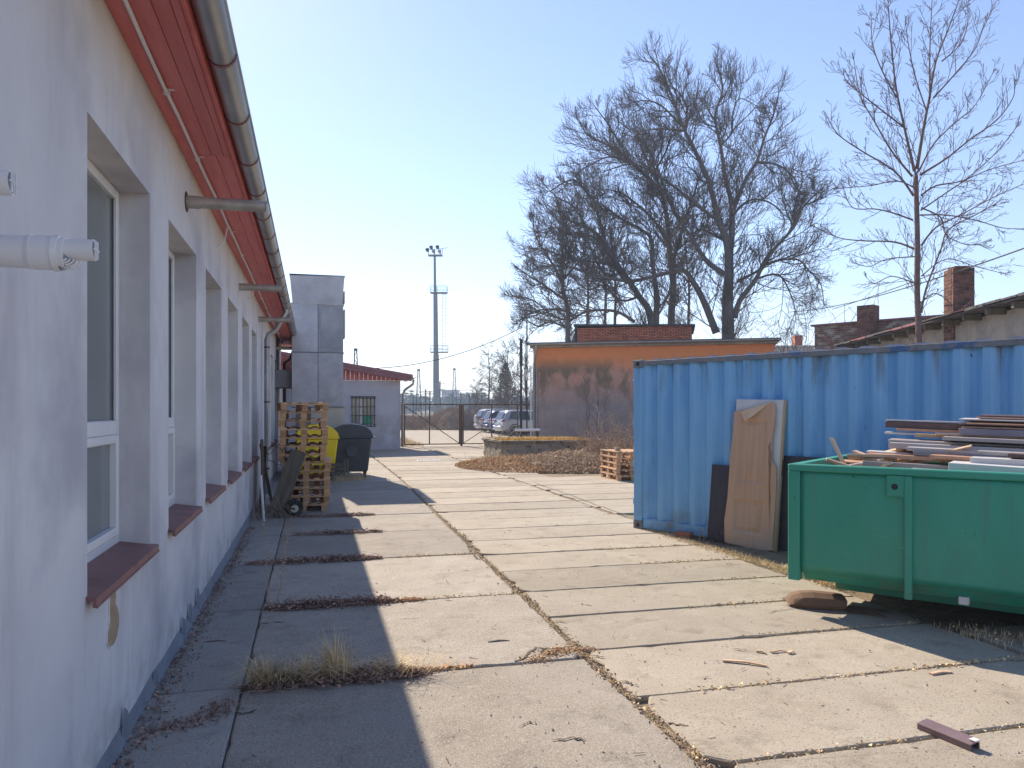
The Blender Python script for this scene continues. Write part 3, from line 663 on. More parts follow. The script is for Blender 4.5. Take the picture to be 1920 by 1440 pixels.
# bare patch where the render has fallen off, lip of render round it
outl0 = [(0, .83), (.03, .80), (.04, .72), (.035, .66), (.055, .60), (.07, .52), (.065, .44), (.045, .37), (.02, .345), (-.02, .36), (-.045, .42), (-.04, .5), (-.02, .58), (-.025, .66), (-.02, .75), (-.012, .81)]
outl = [(a * 2.4, .565 + (b - .345) * .63) for a, b in outl0]
m_ = MB(); rr = random.Random(2)
vs = [(.0025, 4.21 + a * .9, b) for a, b in outl]; m_.add(vs, [tuple(range(len(outl)))]); m_.build('bare_patch', M_PEEL, GB, recalc=False)
m_ = MB(); m_.tube([(.003, 4.21 + a * .92, .70 + (b - .70) * 1.01) for a, b in outl + outl[:1]], .0035, 5, cap=False); m_.build('patch_rim', M_WALL, GB)
# downpipe 1 (grey) and 2 (black)
def downpipe(y, m, X, parent, zb=.1, zt=3.72, r_=.05, gx=None):
    gx = gx if gx is not None else GC[0]
    pts = [(gx, y, zt), (gx, y, zt - .06), (gx - .05, y, zt - .14), (X + .16, y, zt - .42), (X + .03, y, zt - .5), (X, y, zt - .6), (X, y, zb)]
    t = MB(); t.tube(pts, r_, 14); o = t.build('downpipe', m, parent, smooth=True)
    for zc in (zt - .75, 1.9, .6):
        t = MB(); t.tube([(X, y, zc - .015), (X, y, zc + .015)], r_ + .006, 14); t.build('pipe_clamp', M_RUST, o)
downpipe(15.75, M_ZINC, .10, GB); downpipe(24.7, M_BLACK, .12, GB)
# stub wires
for y_ in (8.6, 12.5):
    m_ = MB(); m_.tube([(.0, y_, 3.45), (.07, y_, 3.52), (.1, y_ + .02, 3.69)], .008, 6); m_.build('cable_stub', M_PVCG, GB)

# ---- connecting part and wing
WG = thing('rear_wing', 'white wing building with a barred window and red gable at the end of the yard', 'building', (0, 34, 0))
m_ = MB(); wz = 3.02
wx0, wx1 = 1.62, 2.62; ws0, ws1 = 1.06, 2.28          # window opening in the face
m_ = MB()
def fq(x0, x1, z0, z1, y=0): m_.add([(x0, y, z0), (x1, y, z0), (x1, y, z1), (x0, y, z1)], [(0, 1, 2, 3)])
XW0, XW1 = -3.0, 3.72
fq(XW0, XW1, -.1, ws0); fq(XW0, XW1, ws1, wz); fq(XW0, wx0, ws0, ws1); fq(wx1, XW1, ws0, ws1)
for (p, q, r_, s_) in (((wx0, 0, ws0), (wx0, .25, ws0), (wx0, .25, ws1), (wx0, 0, ws1)), ((wx1, 0, ws1), (wx1, .25, ws1), (wx1, .25, ws0), (wx1, 0, ws0)), ((wx0, 0, ws1), (wx0, .25, ws1), (wx1, .25, ws1), (wx1, 0, ws1)), ((wx1, 0, ws0), (wx1, .25, ws0), (wx0, .25, ws0), (wx0, 0, ws0))):
    m_.add([p, q, r_, s_], [(0, 1, 2, 3)])
m_.add([(XW1, 0, -.1), (XW1, 2.4, -.1), (XW1, 2.4, wz), (XW1, 0, wz)], [(0, 1, 2, 3)])
m_.add([(XW0, 0, -.1), (XW0, 9, -.1), (XW0, 9, wz), (XW0, 0, wz)], [(3, 2, 1, 0)])
m_.add([(XW0, 2.4, -.1), (XW1, 2.4, -.1), (XW1, 2.4, wz), (XW0, 2.4, wz)], [(3, 2, 1, 0)])
m_.build('wall', M_WINGW, WG, recalc=False)
wn = MB(); e = .05
wn.box(wx0, wx1, .10, .16, ws0, ws0 + e); wn.box(wx0, wx1, .10, .16, ws1 - e, ws1); wn.box(wx0, wx0 + e, .101, .159, ws0 + e, ws1 - e); wn.box(wx1 - e, wx1, .101, .159, ws0 + e, ws1 - e)
wn.box(1.93, 2.07, .099, .161, ws0 + e, ws1 - e)
wo_ = wn.build('window', M_PVC, WG)
for a, b in ((wx0 + e, 1.93), (2.07, wx1 - e)):
    p = MB(); p.box(a, b, .12, .125, ws0 + e, ws1 - e); p.build('pane', M_GLASS, wo_)
p = MB(); p.box(2.1, 2.48, .105, .118, ws0 + e + .02, ws0 + .42); p.build('green_sticker', mat('green_print', (.03, .42, .22), rough=.5), wo_)
bars = MB()
for k in range(7): bars.bar((wx0 + .02 + k * .16, -.04, ws0 - .03), (wx0 + .02 + k * .16, -.04, ws1 + .03), .03)
for k in range(4): bars.bar((wx0 - .03, -.05, ws0 + .05 + k * .38), (wx1 + .03, -.05, ws0 + .05 + k * .38), .035)
bars.box(wx0 - .05, wx1 + .05, -.06, -.02, ws0 - .05, ws0 - .02); bars.box(wx0 - .05, wx1 + .05, -.06, -.02, ws1 + .02, ws1 + .05)
bars.build('window_bars', M_IRON, wo_)
# red gable boards above the white wall: roof falls to the right
def zr(x): return 3.66 - (x - 1.2) * .165
k = 0; x = -3.0
while x < 3.9:
    x2 = min(x + .19, 3.9); b = MB(); t0 = wz + .004
    if zr(x2) - .14 > t0: b.prism([(x + .003, t0), (x2 - .003, t0), (x2 - .003, zr(x2) - .12), (x + .003, zr(x) - .12)], .01, .03); b.build('gable_board', M_RED, WG)
    x = x2; k += 1
rf = MB(); rf.prism([(-3.4, zr(-3.4) - .04), (4.18, zr(4.18) - .04), (4.18, zr(4.18) + .10), (-3.4, zr(-3.4) + .10)], -.75, 2.8)
rf.build('roof', M_REDROOF, WG)
b = MB(); b.prism([(-3.4, zr(-3.4) - .2), (4.14, zr(4.14) - .2), (4.14, zr(4.14) - .043), (-3.4, zr(-3.4) - .043)], -.72, -.69); b.build('barge_board', M_REDROOF, WG)
b = MB(); b.prism([(-3.3, zr(-3.3) - .075), (4.1, zr(4.1) - .075), (4.1, zr(4.1) - .05), (-3.3, zr(-3.3) - .05)], -.68, .0); b.build('soffit', M_RED, WG)
gutter(4.26, zr(4.18) - .02, .07, -.8, 2.8, WG, M_ZINC)
t = MB(); t.tube([(4.26, -.35, zr(4.2) - .1), (4.24, -.35, zr(4.2) - .3), (3.9, -.2, zr(4.2) - .55), (3.82, -.12, zr(4.2) - .75), (3.82, -.12, .1)], .05, 12); t.build('downpipe', M_ZINC, WG, smooth=True)
# connecting part between workshop and wing (set back)
CN = thing('link_building', 'narrow white link with red eaves behind the steel duct', 'building', (-2.0, 25.3, 0))
m_ = MB(); m_.box(-3, .9, 0, 8.6, -.1, 3.0); m_.build('wall', M_WINGW, CN)
m_ = MB(); m_.box(-3, 1.6, .0, 8.6, 3.25, 3.4); m_.build('roof', M_REDROOF, CN)
m_ = MB(); m_.box(1.0, 1.04, .05, 8.5, 3.001, 3.249); m_.build('fascia_board', M_REDF, CN)

# ---- galvanised duct tower
DT = thing('duct_tower', 'tall galvanised sheet metal extraction duct rising beside the workshop behind the bins', 'duct', (-.56, 21.5, 0))
dw, dd = 1.36, 2.6; zb, zm, zc_, ztop = 1.82, 3.30, 4.62, 5.36
m_ = MB(); m_.box(.012, dw - .012, .012, dd - .012, zb + .01, zc_); m_.build('duct_core', M_ZINCD, DT)
for (z0, z1) in ((zb, zm), (zm, zc_)):
    for (x0, x1) in ((0, dw / 2 + .01), (dw / 2 + .01, dw)):
        for (y0, y1) in ((0, .012), (dd - .012, dd)):
            m_ = MB(); m_.cbox(x0 + .006, x1 - .006, y0 - .01, y1, z0 + .006, z1 - .006, .004); m_.build('sheet_panel', M_GALV, DT)
    for (x0, x1) in ((-.001, .012), (dw - .012, dw + .001)):
        m_ = MB(); m_.cbox(x0, x1, .02, dd / 2 - .006, z0 + .006, z1 - .006, .004); m_.build('sheet_panel', M_GALV, DT)
        m_ = MB(); m_.cbox(x0, x1, dd / 2 + .006, dd - .02, z0 + .006, z1 - .006, .004); m_.build('sheet_panel', M_GALV, DT)
for z_ in (zb, zm, zc_):
    m_ = MB(); m_.box(-.02, dw + .02, -.025, dd + .02, z_ - .012, z_ + .012); m_.build('flange', M_ZINCD if z_ != zc_ else M_STEEL, DT)
m_ = MB(); m_.cbox(dw / 2 + .08, dw - .04, -.022, -.0101, zm + .14, zc_ - .10, .003); fp = m_.build('access_panel', M_GALV, DT)
m_ = MB()
for k in range(14): m_.tube([(dw / 2 + .12, -.027, zm + .2 + k * .075), (dw / 2 + .12, -.021, zm + .2 + k * .075)], .008, 6)
for k in range(4): m_.tube([(dw / 2 + .2 + k * .11, -.027, zc_ - .14), (dw / 2 + .2 + k * .11, -.021, zc_ - .14)], .010, 6)
tag(m_.build('rivets', M_ZINCD, fp), kind='stuff')
m_ = MB(); vs = [(0.02, 0, zc_ + .013), (dw - .02, 0, zc_ + .013), (dw - .02, dd, zc_ + .013), (.02, dd, zc_ + .013), (-.045, -.05, ztop), (dw + .03, -.05, ztop + .03), (dw + .03, dd, ztop + .03), (-.045, dd, ztop)]
m_.add(vs, [(0, 1, 5, 4), (1, 2, 6, 5), (2, 3, 7, 6), (3, 0, 4, 7), (4, 5, 6, 7), (0, 3, 2, 1)]); m_.build('outlet_hood', M_GALV, DT)
m_ = MB(); m_.box(-.06, dw + .045, -.06, dd, ztop + .031, ztop + .043); m_.build('hood_rim', M_ZINCD, DT)
m_ = MB(); m_.box(dw + .012, dw + .06, .1, .8, 3.75, 4.5); m_.box(dw + .012, dw + .05, .1, .8, 4.7, 5.0); m_.build('side_box', M_STEEL, DT)
m_ = MB(); m_.box(.55, dw + .02, .02, 1.6, 1.25, 1.807); m_.build('beige_housing', M_BEIGE, DT)
m_ = MB(); m_.box(.1, .5, .1, 1.6, .0, 1.807); m_.box(.55, dw, .1, 1.5, 0, 1.24); m_.build('plinth', M_OLDCONC, DT)
m_ = MB(); m_.cbox(-.85, -.021, .6, 1.5, 2.35, 2.85, .01); m_.build('branch_duct', M_GALV, DT)

# ================================================================== PALLETS
def pallet_meshes():
    d = {}
    for nm, (sx, sy, sz) in dict(deck=(.12, 1.2, .022), thin=(.095, 1.2, .022), cross=(.8, .1, .022), base=(.1, 1.2, .022), block=(.10, .14, .078)).items():
        m_ = MB(); m_.cbox(-sx / 2, sx / 2, -sy / 2, sy / 2, -sz / 2, sz / 2, .003)
        d[nm] = m_.mesh('pallet_' + nm, M_WOODB if nm == 'block' else M_WOOD)
    return d
PM = pallet_meshes()
def pallet(label, group, x, y, z, rot, jit=0):
    """0.8 wide along x, 1.2 long along y, 0.144 high; origin under its middle"""
    t = thing('pallet', label, 'pallet', (x, y, z), rot, group)
    for i, px in enumerate((-.345, -.175, 0, .175, .345)): inst('deck_board', PM['deck'] if i % 2 == 0 else PM['thin'], t, (px, 0, .133))
    for py in (-.55, 0, .55):
        inst('cross_board', PM['cross'], t, (0, py, .111))
        for px in (-.345, 0, .345): inst('block', PM['block'], t, (px, py * .963, .061))
    for px in (-.345, 0, .345): inst('base_board', PM['base'], t, (px, 0, .011))
    return t
rr = random.Random(17)
bx, by = -.145, 14.2
for i in range(13):
    z = i * .1442
    ox = rr.uniform(-.02, .02) + (.03 if i < 6 else -.02); rot = rr.uniform(-.02, .02)
    if i == 12: rot = .10; ox = -.05
    if i == 0: ox = -.02
    if i == 5: ox = .06; rot = -.03
    pallet('%s pallet from the top of the tall stack against the workshop wall' % ORD[12 - i] if i < 12 else 'topmost, slightly twisted pallet of the tall stack against the workshop wall', 'pallets in the tall left stack', bx + ox, by + rr.uniform(-.02, .02), z, rot)
for i in range(5):
    nm = ['bottom', 'second from the bottom', 'middle', 'second from the top', 'top'][i]
    pallet('%s pallet of the low stack left of the blue container' % nm, 'pallets in the low right stack', 7.6 + rr.uniform(-.02, .02), 18.1 + rr.uniform(-.03, .03), i * .1442, rr.uniform(-.03, .03) - .03)
for (dx, dy, lb) in ((-.28, -.3, 'small pale wood block on the left of the low pallet stack'), (.15, -.45, 'small pale wood block on the right of the low pallet stack')):
    m_ = MB(); m_.cbox(-.06, .06, -.05, .05, 0, .10, .004); o = m_.build('wood_block', M_SCRAP); o.location = (7.6 + dx, 18.1 + dy, .7225); tag(o, lb, 'wood block')

# ================================================================== BINS
def big_bin(name, label, m, loc, rot, lidopen=0):
    t = thing(name, label, 'bin', loc, rot)
    hx0, hx1, hy0, hy1 = .40, .50, .56, .66
    b = MB(); z0, z1 = .16, 1.02; seg = []
    vs = [(-hx0, -hy0, z0), (hx0, -hy0, z0), (hx0, hy0, z0), (-hx0, hy0, z0), (-hx1, -hy1, z1), (hx1, -hy1, z1), (hx1, hy1, z1), (-hx1, hy1, z1)]
    b.add(vs, [(0, 3, 2, 1), (4, 5, 6, 7), (0, 1, 5, 4), (1, 2, 6, 5), (2, 3, 7, 6), (3, 0, 4, 7)])
    bo = b.build('body', m, t)
    bv = bo.modifiers.new('bevel', 'BEVEL'); bv.width = .04; bv.segments = 3
    r_ = MB(); r_.cbox(-hx1 - .035, hx1 + .035, -hy1 - .03, hy1 + .03, z1 + .001, z1 + .045, .012); r_.build('rim', m, t)
    l = MB(); n = 12; prof = [(-hx1 - .02, z1 + .046)] + [(math.cos(PI - PI * k / n) * (hx1 + .02), z1 + .06 + math.sin(PI * k / n) * .30) for k in range(n + 1)] + [(hx1 + .02, z1 + .046)]
    l.prism(prof, -hy1 - .012, hy1 + .012); l.build('lid', m, t, smooth=True)
    for sx in (-1, 1):
        for sy in (-1, 1):
            w_ = MB(); w_.tube([(sx * .33 - .025, sy * .5, .08), (sx * .33 + .025, sy * .5, .08)], .08, 16); w_.build('caster_wheel', M_RUBBER, t)
            k_ = MB(); k_.box(sx * .33 - .04, sx * .33 + .04, sy * .5 - .03, sy * .5 + .03, .10, .17); k_.build('caster_fork', M_IRON, t)
    q = MB(); q.tube([(0, -hy1 - .005, .70), (0, -hy1 - .04, .70)], .14, 20); q.build('hub_disc', m, t, smooth=True)
    q = MB(); q.tube([(-.05, -hy1 - .045, .86), (.05, -hy1 - .045, .86)], .02, 10); q.build('trunnion', M_IRON, t)
    h_ = MB(); h_.tube([(hx1 + .03, -.4, z1 + .02), (hx1 + .09, -.38, z1 + .0), (hx1 + .09, .38, z1 + .0), (hx1 + .03, .4, z1 + .02)], .014, 8); h_.build('handle', M_IRON, t)
    return t
big_bin('waste_container', 'yellow wheeled waste container half hidden behind the pallet stack', M_YELLOW, (.10, 20.15, 0), 0)
big_bin('waste_container', 'charcoal wheeled waste container with a domed lid beside the yellow one', M_BIN, (.98, 20.55, 0), -.04)
# slatted crate and posts in front of the charcoal bin
cr = thing('garden_crate', 'small weathered slatted crate with white posts in front of the charcoal bin', 'crate', (.58, 19.35, 0))
for k in range(4):
    m_ = MB(); m_.cbox(-.22, .16, 0, .02, .05 + k * .10, .13 + k * .10, .003); m_.build('slat', M_GREYW, cr)
for x_ in (-.24, .18, .25):
    m_ = MB(); m_.cbox(x_ - .02, x_ + .02, -.03, -.001, 0, .52 if x_ > 0 else .46, .003); m_.build('post', M_GREYW, cr)
weedline('bin_weeds', [(.5, 19.0), (.9, 19.3), (1.3, 19.6)], 500, .08, .3, 'dry grey weeds in front of the charcoal bin', M_STRAW, .1)

# ================================================================== JUNK BY THE WALL
o = MB(); o.cbox(-.13, .13, -.035, .035, 0, 1.12, .006); o = o.build('leaning_beam', M_GREYW); o.location = (-.60, 13.0, .035); o.rotation_euler = (math.radians(-16), math.radians(20), 0)
tag(o, 'thick dark weathered plank leaning in front of the junk by the pallet stack', 'plank')
for (x_, y_, h_, ax, ay, wd, lb, mt) in ((-.80, 13.5, 1.25, -10, 0, .05, 'thin mossy stake leaning at the wall left of the thick plank', M_GREYW), (-.66, 13.75, 1.2, -16, -8, .045, 'dark stake leaning behind the thick plank', M_GREYW), (-.88, 14.1, 1.1, -6, 4, .07, 'short dark post at the wall behind the stakes', M_RUST)):
    o = MB(); o.cbox(-wd / 2, wd / 2, -wd / 2, wd / 2, 0, h_, .006); o = o.build('wooden_stake', mt); o.location = (x_, y_, .012); o.rotation_euler = (math.radians(ax), math.radians(ay), .2); tag(o, lb, 'stake')
o = MB(); o.tube([(0, 0, 0), (-.05, .02, .72)], .02, 8); o = o.build('white_tube', M_PVCG); o.location = (-.74, 12.55, .01); tag(o, 'short dirty white tube leaning left of the thick plank', 'tube')
t = thing('spare_wheel', 'small cart wheel with dark rubber tyre lying against the pallet stack', 'wheel', (-.30, 12.98, .15), (math.radians(12), 0, math.radians(14)))
m_ = MB(); m_.tube([(0, -.035, 0), (0, -.03, 0), (0, .03, 0), (0, .035, 0)], [.12, .145, .145, .12], 24); m_.build('tyre', M_RUBBER, t, smooth=True)
m_ = MB(); m_.tube([(0, -.045, 0), (0, .045, 0)], .065, 16); m_.build('hub', M_BEIGE, t, smooth=True)
m_ = MB(); m_.tube([(-.30, -.06, -.02), (-.12, -.08, .05), (0, -.06, 0)], .014, 8); m_.build('axle', M_RUST, t)
rr = random.Random(31)
for q, lb in enumerate(('tangle of dark wire sticking out above the thick plank', 'loop of dark wire over the middle of the tall pallet stack')):
    m_ = MB()
    for _ in range(3 if q == 0 else 1):
        p = Vector((-.75, 13.3, 1.0)) if q == 0 else Vector((-.5, 13.5, .93)); pts = [p.copy()]
        for k in range(9):
            p = p + (Vector((rr.uniform(-.02, .07), rr.uniform(-.04, .02), rr.uniform(-.05, .08))) if q == 0 else Vector((.07, -.002, .05 * math.sin(k * .9)))); pts.append(p.copy())
        m_.tube(pts, .006, 5)
    tag(m_.build('wire', M_IRON), lb, 'wire')
m_ = MB(); rr = random.Random(33)
for _ in range(60):
    p = Vector((rr.uniform(-.92, -.3), rr.uniform(12.4, 13.2), 0)); pts = [p.copy()]; d = Vector((rr.gauss(0, .4), rr.gauss(0, .4), 1)).normalized()
    for k in range(5): d = (d + Vector((rr.gauss(0, .2), rr.gauss(0, .2), -.05))).normalized(); p = p + d * rr.uniform(.05, .13); pts.append(p.copy())
    m_.tube(pts, .003, 3, r1=.001, cap=False)
tag(m_.build('dry_brush', M_BRUSH, None, recalc=False), 'thin dry stems standing among the junk by the wall', 'brush', kind='stuff')

# ================================================================== BLUE CONTAINER
cdir = Vector((.452, -.892, 0)).normalized(); cyaw = math.atan2(cdir.y, cdir.x)
CT = thing('shipping_container', 'weathered blue corrugated shipping container behind the leaning doors', 'container', (4.586, 10.538, .0), cyaw)
# local: x along the long side (towards the camera's right), y to the back (away from the viewer)
CL, CW, CH = 6.06, 2.44, 2.48
def corr(L, z0, z1, parent, name, M, pitch=.278, depth=.05):
    m_ = MB(); x = 0; pts = [(0, 0)]
    while x < L - .001:
        for (dx, dy) in ((.072, 0), (.068 + .072, depth), (.072 + .068 + .070, depth), (.278, 0)):
            pts.append((min(L, x + dx), dy))
        x += pitch
    n = len(pts); nz = 1; vs = []
    for (a, b) in pts: vs += [(a, b, z0), (a, b, z1)]
    fs = [(2 * i, 2 * i + 2, 2 * i + 3, 2 * i + 1) for i in range(n - 1)]
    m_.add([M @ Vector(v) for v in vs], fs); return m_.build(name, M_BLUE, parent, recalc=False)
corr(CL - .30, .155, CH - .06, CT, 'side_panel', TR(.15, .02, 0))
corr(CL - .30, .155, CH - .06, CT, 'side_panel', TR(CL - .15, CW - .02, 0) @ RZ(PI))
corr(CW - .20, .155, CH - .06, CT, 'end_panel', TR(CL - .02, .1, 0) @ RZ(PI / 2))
for x_, y_, nm in ((0, 0, 'corner_post'), (0, CW - .14, 'corner_post'), (CL - .15, 0, 'corner_post'), (CL - .15, CW - .14, 'corner_post')):
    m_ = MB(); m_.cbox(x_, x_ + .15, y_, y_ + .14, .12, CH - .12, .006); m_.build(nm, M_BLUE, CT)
    for z0 in (0, CH - .12):
        m_ = MB(); m_.cbox(x_ - .004, x_ + .172, y_ - .006, y_ + .155, z0 + .001, z0 + .119, .006); fo = m_.build('corner_casting', M_BLUER, CT)
        m_ = MB(); m_.tube([(x_ + .084, y_ - .0075, z0 + .06), (x_ + .084, y_ + .01, z0 + .06)], .032, 14); m_.build('casting_hole', M_BLACK, fo)
for y_ in (-.001, CW - .06):
    m_ = MB(); m_.cbox(.174, CL - .174, y_, y_ + .06, CH - .085, CH - .02, .004); m_.build('top_rail', M_BLUER, CT)
    m_ = MB(); m_.cbox(.174, CL - .174, y_ + .004, y_ + .06, .02, .155, .004); m_.build('bottom_rail', M_BLUER if y_ > 0 else M_BLUE, CT)
for x_ in (.02, CL - .08):
    m_ = MB(); m_.cbox(x_, x_ + .06, .17, CW - .16, CH - .09, CH - .02, .004); m_.build('end_rail', M_BLUER, CT)
# roof with corrugations across, seen as bumps over the rail
m_ = MB(); m_.box(.05, CL - .05, .03, CW - .03, CH - .03, CH - .018); m_.build('roof_sheet', M_BLUER, CT)
m_ = MB(); x = .3
while x < CL - .3:
    m_.add([(x, .05, CH - .018), (x + .03, .06, CH + .006), (x + .12, .06, CH + .006), (x + .15, .05, CH - .018), (x, CW - .05, CH - .018), (x + .03, CW - .06, CH + .006), (x + .12, CW - .06, CH + .006), (x + .15, CW - .05, CH - .018)],
           [(0, 3, 2, 1), (1, 2, 6, 5), (0, 1, 5, 4), (2, 3, 7, 6), (4, 5, 6, 7)]); x += .30
m_.build('roof_ribs', M_GALV2, CT)
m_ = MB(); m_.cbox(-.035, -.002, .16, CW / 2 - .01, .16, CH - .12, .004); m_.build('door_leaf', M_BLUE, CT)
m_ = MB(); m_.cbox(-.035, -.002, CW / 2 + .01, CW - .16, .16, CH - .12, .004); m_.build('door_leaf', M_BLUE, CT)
for z_ in (.35, .9, 1.5, 2.1):
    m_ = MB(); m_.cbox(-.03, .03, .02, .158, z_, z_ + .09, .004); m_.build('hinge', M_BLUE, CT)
for y_ in (.5, .95, 1.5, 1.95):
    m_ = MB(); m_.tube([(-.055, y_, .08), (-.055, y_, CH - .05)], .017, 8); m_.build('locking_bar', M_ZINCD, CT)

# leaning boards and door: local frame on the container side, u along, out from it
CM = TR(4.586, 10.538, 0) @ RZ(cyaw)
def lean(name, label, cat, u0, wdt, h, thick, out, m, roll=0, group=None, gap=.002, z0=.022):
    t = thing(name, label, cat); a = math.asin(out / h)
    # origin bottom left front, leaning back to the container
    t.matrix_world = CM @ TR(u0, -out - thick - gap, z0) @ RX(-a) @ RY(roll); return t
DH, DW = 1.87, .66
t = lean('peeling_door', 'brown moulded door with its skin peeling off a white core, leaning on the blue container', 'door', 1.72, DW, DH, .045, .16, None, roll=math.radians(1.2))
m_ = MB(); m_.cbox(0, DW, 0, .042, 0, DH, .002); m_.build('door_core', M_DOORW, t)
m_ = MB(); m_.box(DW + .0005, DW + .028, .004, .04, .0, DH - .006); m_.build('edge_strip', M_DOORE, t)
m_ = MB(); m_.box(DW + .0285, DW + .031, .012, .03, .93, 1.13); m_.build('lock_plate', M_IRON, t)
skin = [(.0, .02), (-.03, .30), (.0, .62), (-.008, .95), (-.018, 1.2), (-.005, 1.45), (.0, 1.76), (.10, 1.775), (.38, 1.83), (.62, 1.895), (.665, 1.86), (.68, 1.78), (.66, 1.70), (.675, 1.55), (.655, 1.47), (.645, 1.40), (.60, 1.345), (.59, 1.30), (.62, 1.25), (.645, 1.18), (.70, 1.11), (.745, 1.07), (.75, 1.0), (.765, .80), (.76, .55), (.765, .30), (.77, .03), (.72, .005), (.45, -.01), (.2, .01)]
skin = [(min(a * DW / .84 * 1.09, DW + .012), b * DH / 1.93) for a, b in skin]
def bulge(x, z): return -.030 - .03 * math.exp(-((x) / .15) ** 2) * (.5 + .5 * math.sin(z * 3.3)) - .02 * max(0, .4 - z)
import bmesh
def sheet_from_outline(poly, name, m, parent, yfun, th=.004, res=.06):
    """thin curved sheet: outline triangulated on a grid, offset by yfun"""
    bm = bmesh.new(); vs = [bm.verts.new((x, 0, z)) for x, z in poly]; f = bm.faces.new(vs)
    bmesh.ops.triangulate(bm, faces=[f])
    for ax, lo, hi in ((0, min(p[0] for p in poly), max(p[0] for p in poly)), (2, min(p[1] for p in poly), max(p[1] for p in poly))):
        k = lo + res
        while k < hi:
            co = [0, 0, 0]; no = [0, 0, 0]; co[ax] = k; no[ax] = 1
            bmesh.ops.bisect_plane(bm, geom=bm.verts[:] + bm.edges[:] + bm.faces[:], plane_co=co, plane_no=no); k += res
    for v in bm.verts: v.co.y = yfun(v.co.x, v.co.z)
    me_ = bpy.data.meshes.new(name); bm.to_mesh(me_); bm.free(); me_.materials.append(m)
    o = bpy.data.objects.new(name, me_); C.objects.link(o); o.parent = parent
    sd = o.modifiers.new('thick', 'SOLIDIFY'); sd.thickness = th; sd.offset = 0; return o
def moulded(x, z):
    y = bulge(x, z)
    for (a, b, c_, d) in ((.10, .48, .80, 1.62), (.10, .52, .16, .60)):
        dx = min(x - a, b - x); dz = min(z - c_, d - z); e_ = min(dx, dz)
        if e_ > 0: y += .017 * min(1, e_ / .03) - .013 * max(0, min(1, (e_ - .055) / .03))
    return y
so_ = sheet_from_outline(skin, 'door_skin', M_SKIN, t, moulded, .004, .022)
m_ = MB(); fl = [(.11, 1.77), (.36, 1.825), (.64, 1.905), (.27, 1.64)]
m_.add([(.08, -.03, 1.71), (.28, -.045, 1.765), (.505, -.03, 1.835), (.20, -.10, 1.585), (.31, -.075, 1.665)], [(0, 3, 4, 1), (1, 4, 2)]); fo = m_.build('folded_flap', M_TAN, t, recalc=False)
sd = fo.modifiers.new('thick', 'SOLIDIFY'); sd.thickness = .004
for z_ in (1.08, 1.0):
    m_ = MB(); m_.tube([(.56, -.018, z_), (.56, -.010, z_)], .013, 10); m_.build('key_hole', M_BLACK, t)
t = lean('leaning_panel', 'dark violet board leaning on the container left of the peeling door', 'board', 1.36, .5, 1.0, .02, .10, None, roll=math.radians(.5))
m_ = MB(); m_.cbox(0, .36, 0, .02, 0, 1.0, .002); m_.build('board', M_DARKBOARD, t)
t = lean('leaning_panel', 'dark board standing behind the right edge of the peeling door', 'board', 2.22, .8, 1.05, .02, .09, None)
m_ = MB(); m_.cbox(.12, .80, 0, .02, 0, 1.16, .002); m_.build('board', M_DARKBOARD, t)
o = MB(); o.cbox(-.11, .11, -.055, .055, 0, .065, .006); o = o.build('loose_brick', M_BRICK); o.matrix_world = CM @ TR(1.0, -.14, .012) @ RZ(.3); tag(o, 'single loose brick on the ground below the blue container', 'brick')

# ================================================================== GREEN DUMPSTER
ddir = Vector((.61, -.792, 0)).normalized(); dyaw = math.atan2(ddir.y, ddir.x)
d0 = wp(1477, 1086, F * (H - .26) / (1086 - HY)); 
DL, DD_, DZ0, DZ1 = 4.9, 1.95, .26, 1.275
DG = thing('skip_container', 'green open steel skip filled with scrap boards in the right foreground', 'skip', (d0.x, d0.y, 0), dyaw)
DM = TR(d0.x, d0.y, 0) @ RZ(dyaw)
t_ = .05
m_ = MB(); nx_, nz_ = 90, 18; rd = random.Random(3); dents = [(rd.uniform(.2, DL - .3), rd.uniform(DZ0 + .2, DZ1 - .2), rd.uniform(.05, .28), rd.uniform(-.010, .008)) for _ in range(26)]
for j in range(nz_ + 1):
    for i in range(nx_ + 1):
        x = .10 + (DL - .2) * i / nx_; z = DZ0 + .10 + (DZ1 - .06 - DZ0 - .10) * j / nz_
        m_.v.append((x, .033 + sum(a * math.exp(-((x - cx) ** 2 + (z - cz) ** 2) / (2 * r_ * r_)) for cx, cz, r_, a in dents), z))
m_.f = [(j * (nx_ + 1) + i, j * (nx_ + 1) + i + 1, (j + 1) * (nx_ + 1) + i + 1, (j + 1) * (nx_ + 1) + i) for j in range(nz_) for i in range(nx_)]
fpo = m_.build('front_panel', M_GREEN, DG, smooth='all', recalc=False); sd = fpo.modifiers.new('thick', 'SOLIDIFY'); sd.thickness = .004; sd.offset = 1
m_ = MB(); m_.box(.10, DL - .1, .062, .066, DZ0 + .10, DZ1 - .06); m_.build('front_lining', M_GREENIN, DG)
m_ = MB(); m_.box(.10, DL - .1, DD_ - .046, DD_ - .04, DZ0 + .10, DZ1 - .06); m_.build('back_panel', M_GREENIN, DG)
m_ = MB(); m_.box(.035, .042, .1, DD_ - .1, DZ0 + .10, DZ1 - .06); m_.build('end_panel', M_GREEN, DG)
m_ = MB(); m_.box(.044, .05, .1, DD_ - .1, DZ0 + .10, DZ1 - .06); m_.build('end_lining', M_GREENIN, DG)
m_ = MB(); m_.box(DL - .045, DL - .035, .1, DD_ - .1, DZ0 + .10, DZ1 - .06); m_.build('end_panel', M_GREEN, DG)
m_ = MB(); m_.box(.05, DL - .05, .05, DD_ - .05, DZ0 + .08, DZ0 + .10); m_.build('floor', M_GREENIN, DG)
for x_ in (0, DL - .1):
    for y_ in (0, DD_ - .1):
        m_ = MB(); m_.cbox(x_, x_ + .10, y_, y_ + .10, DZ0, DZ1 - .06, .006); m_.build('corner_post', M_GREEN, DG)
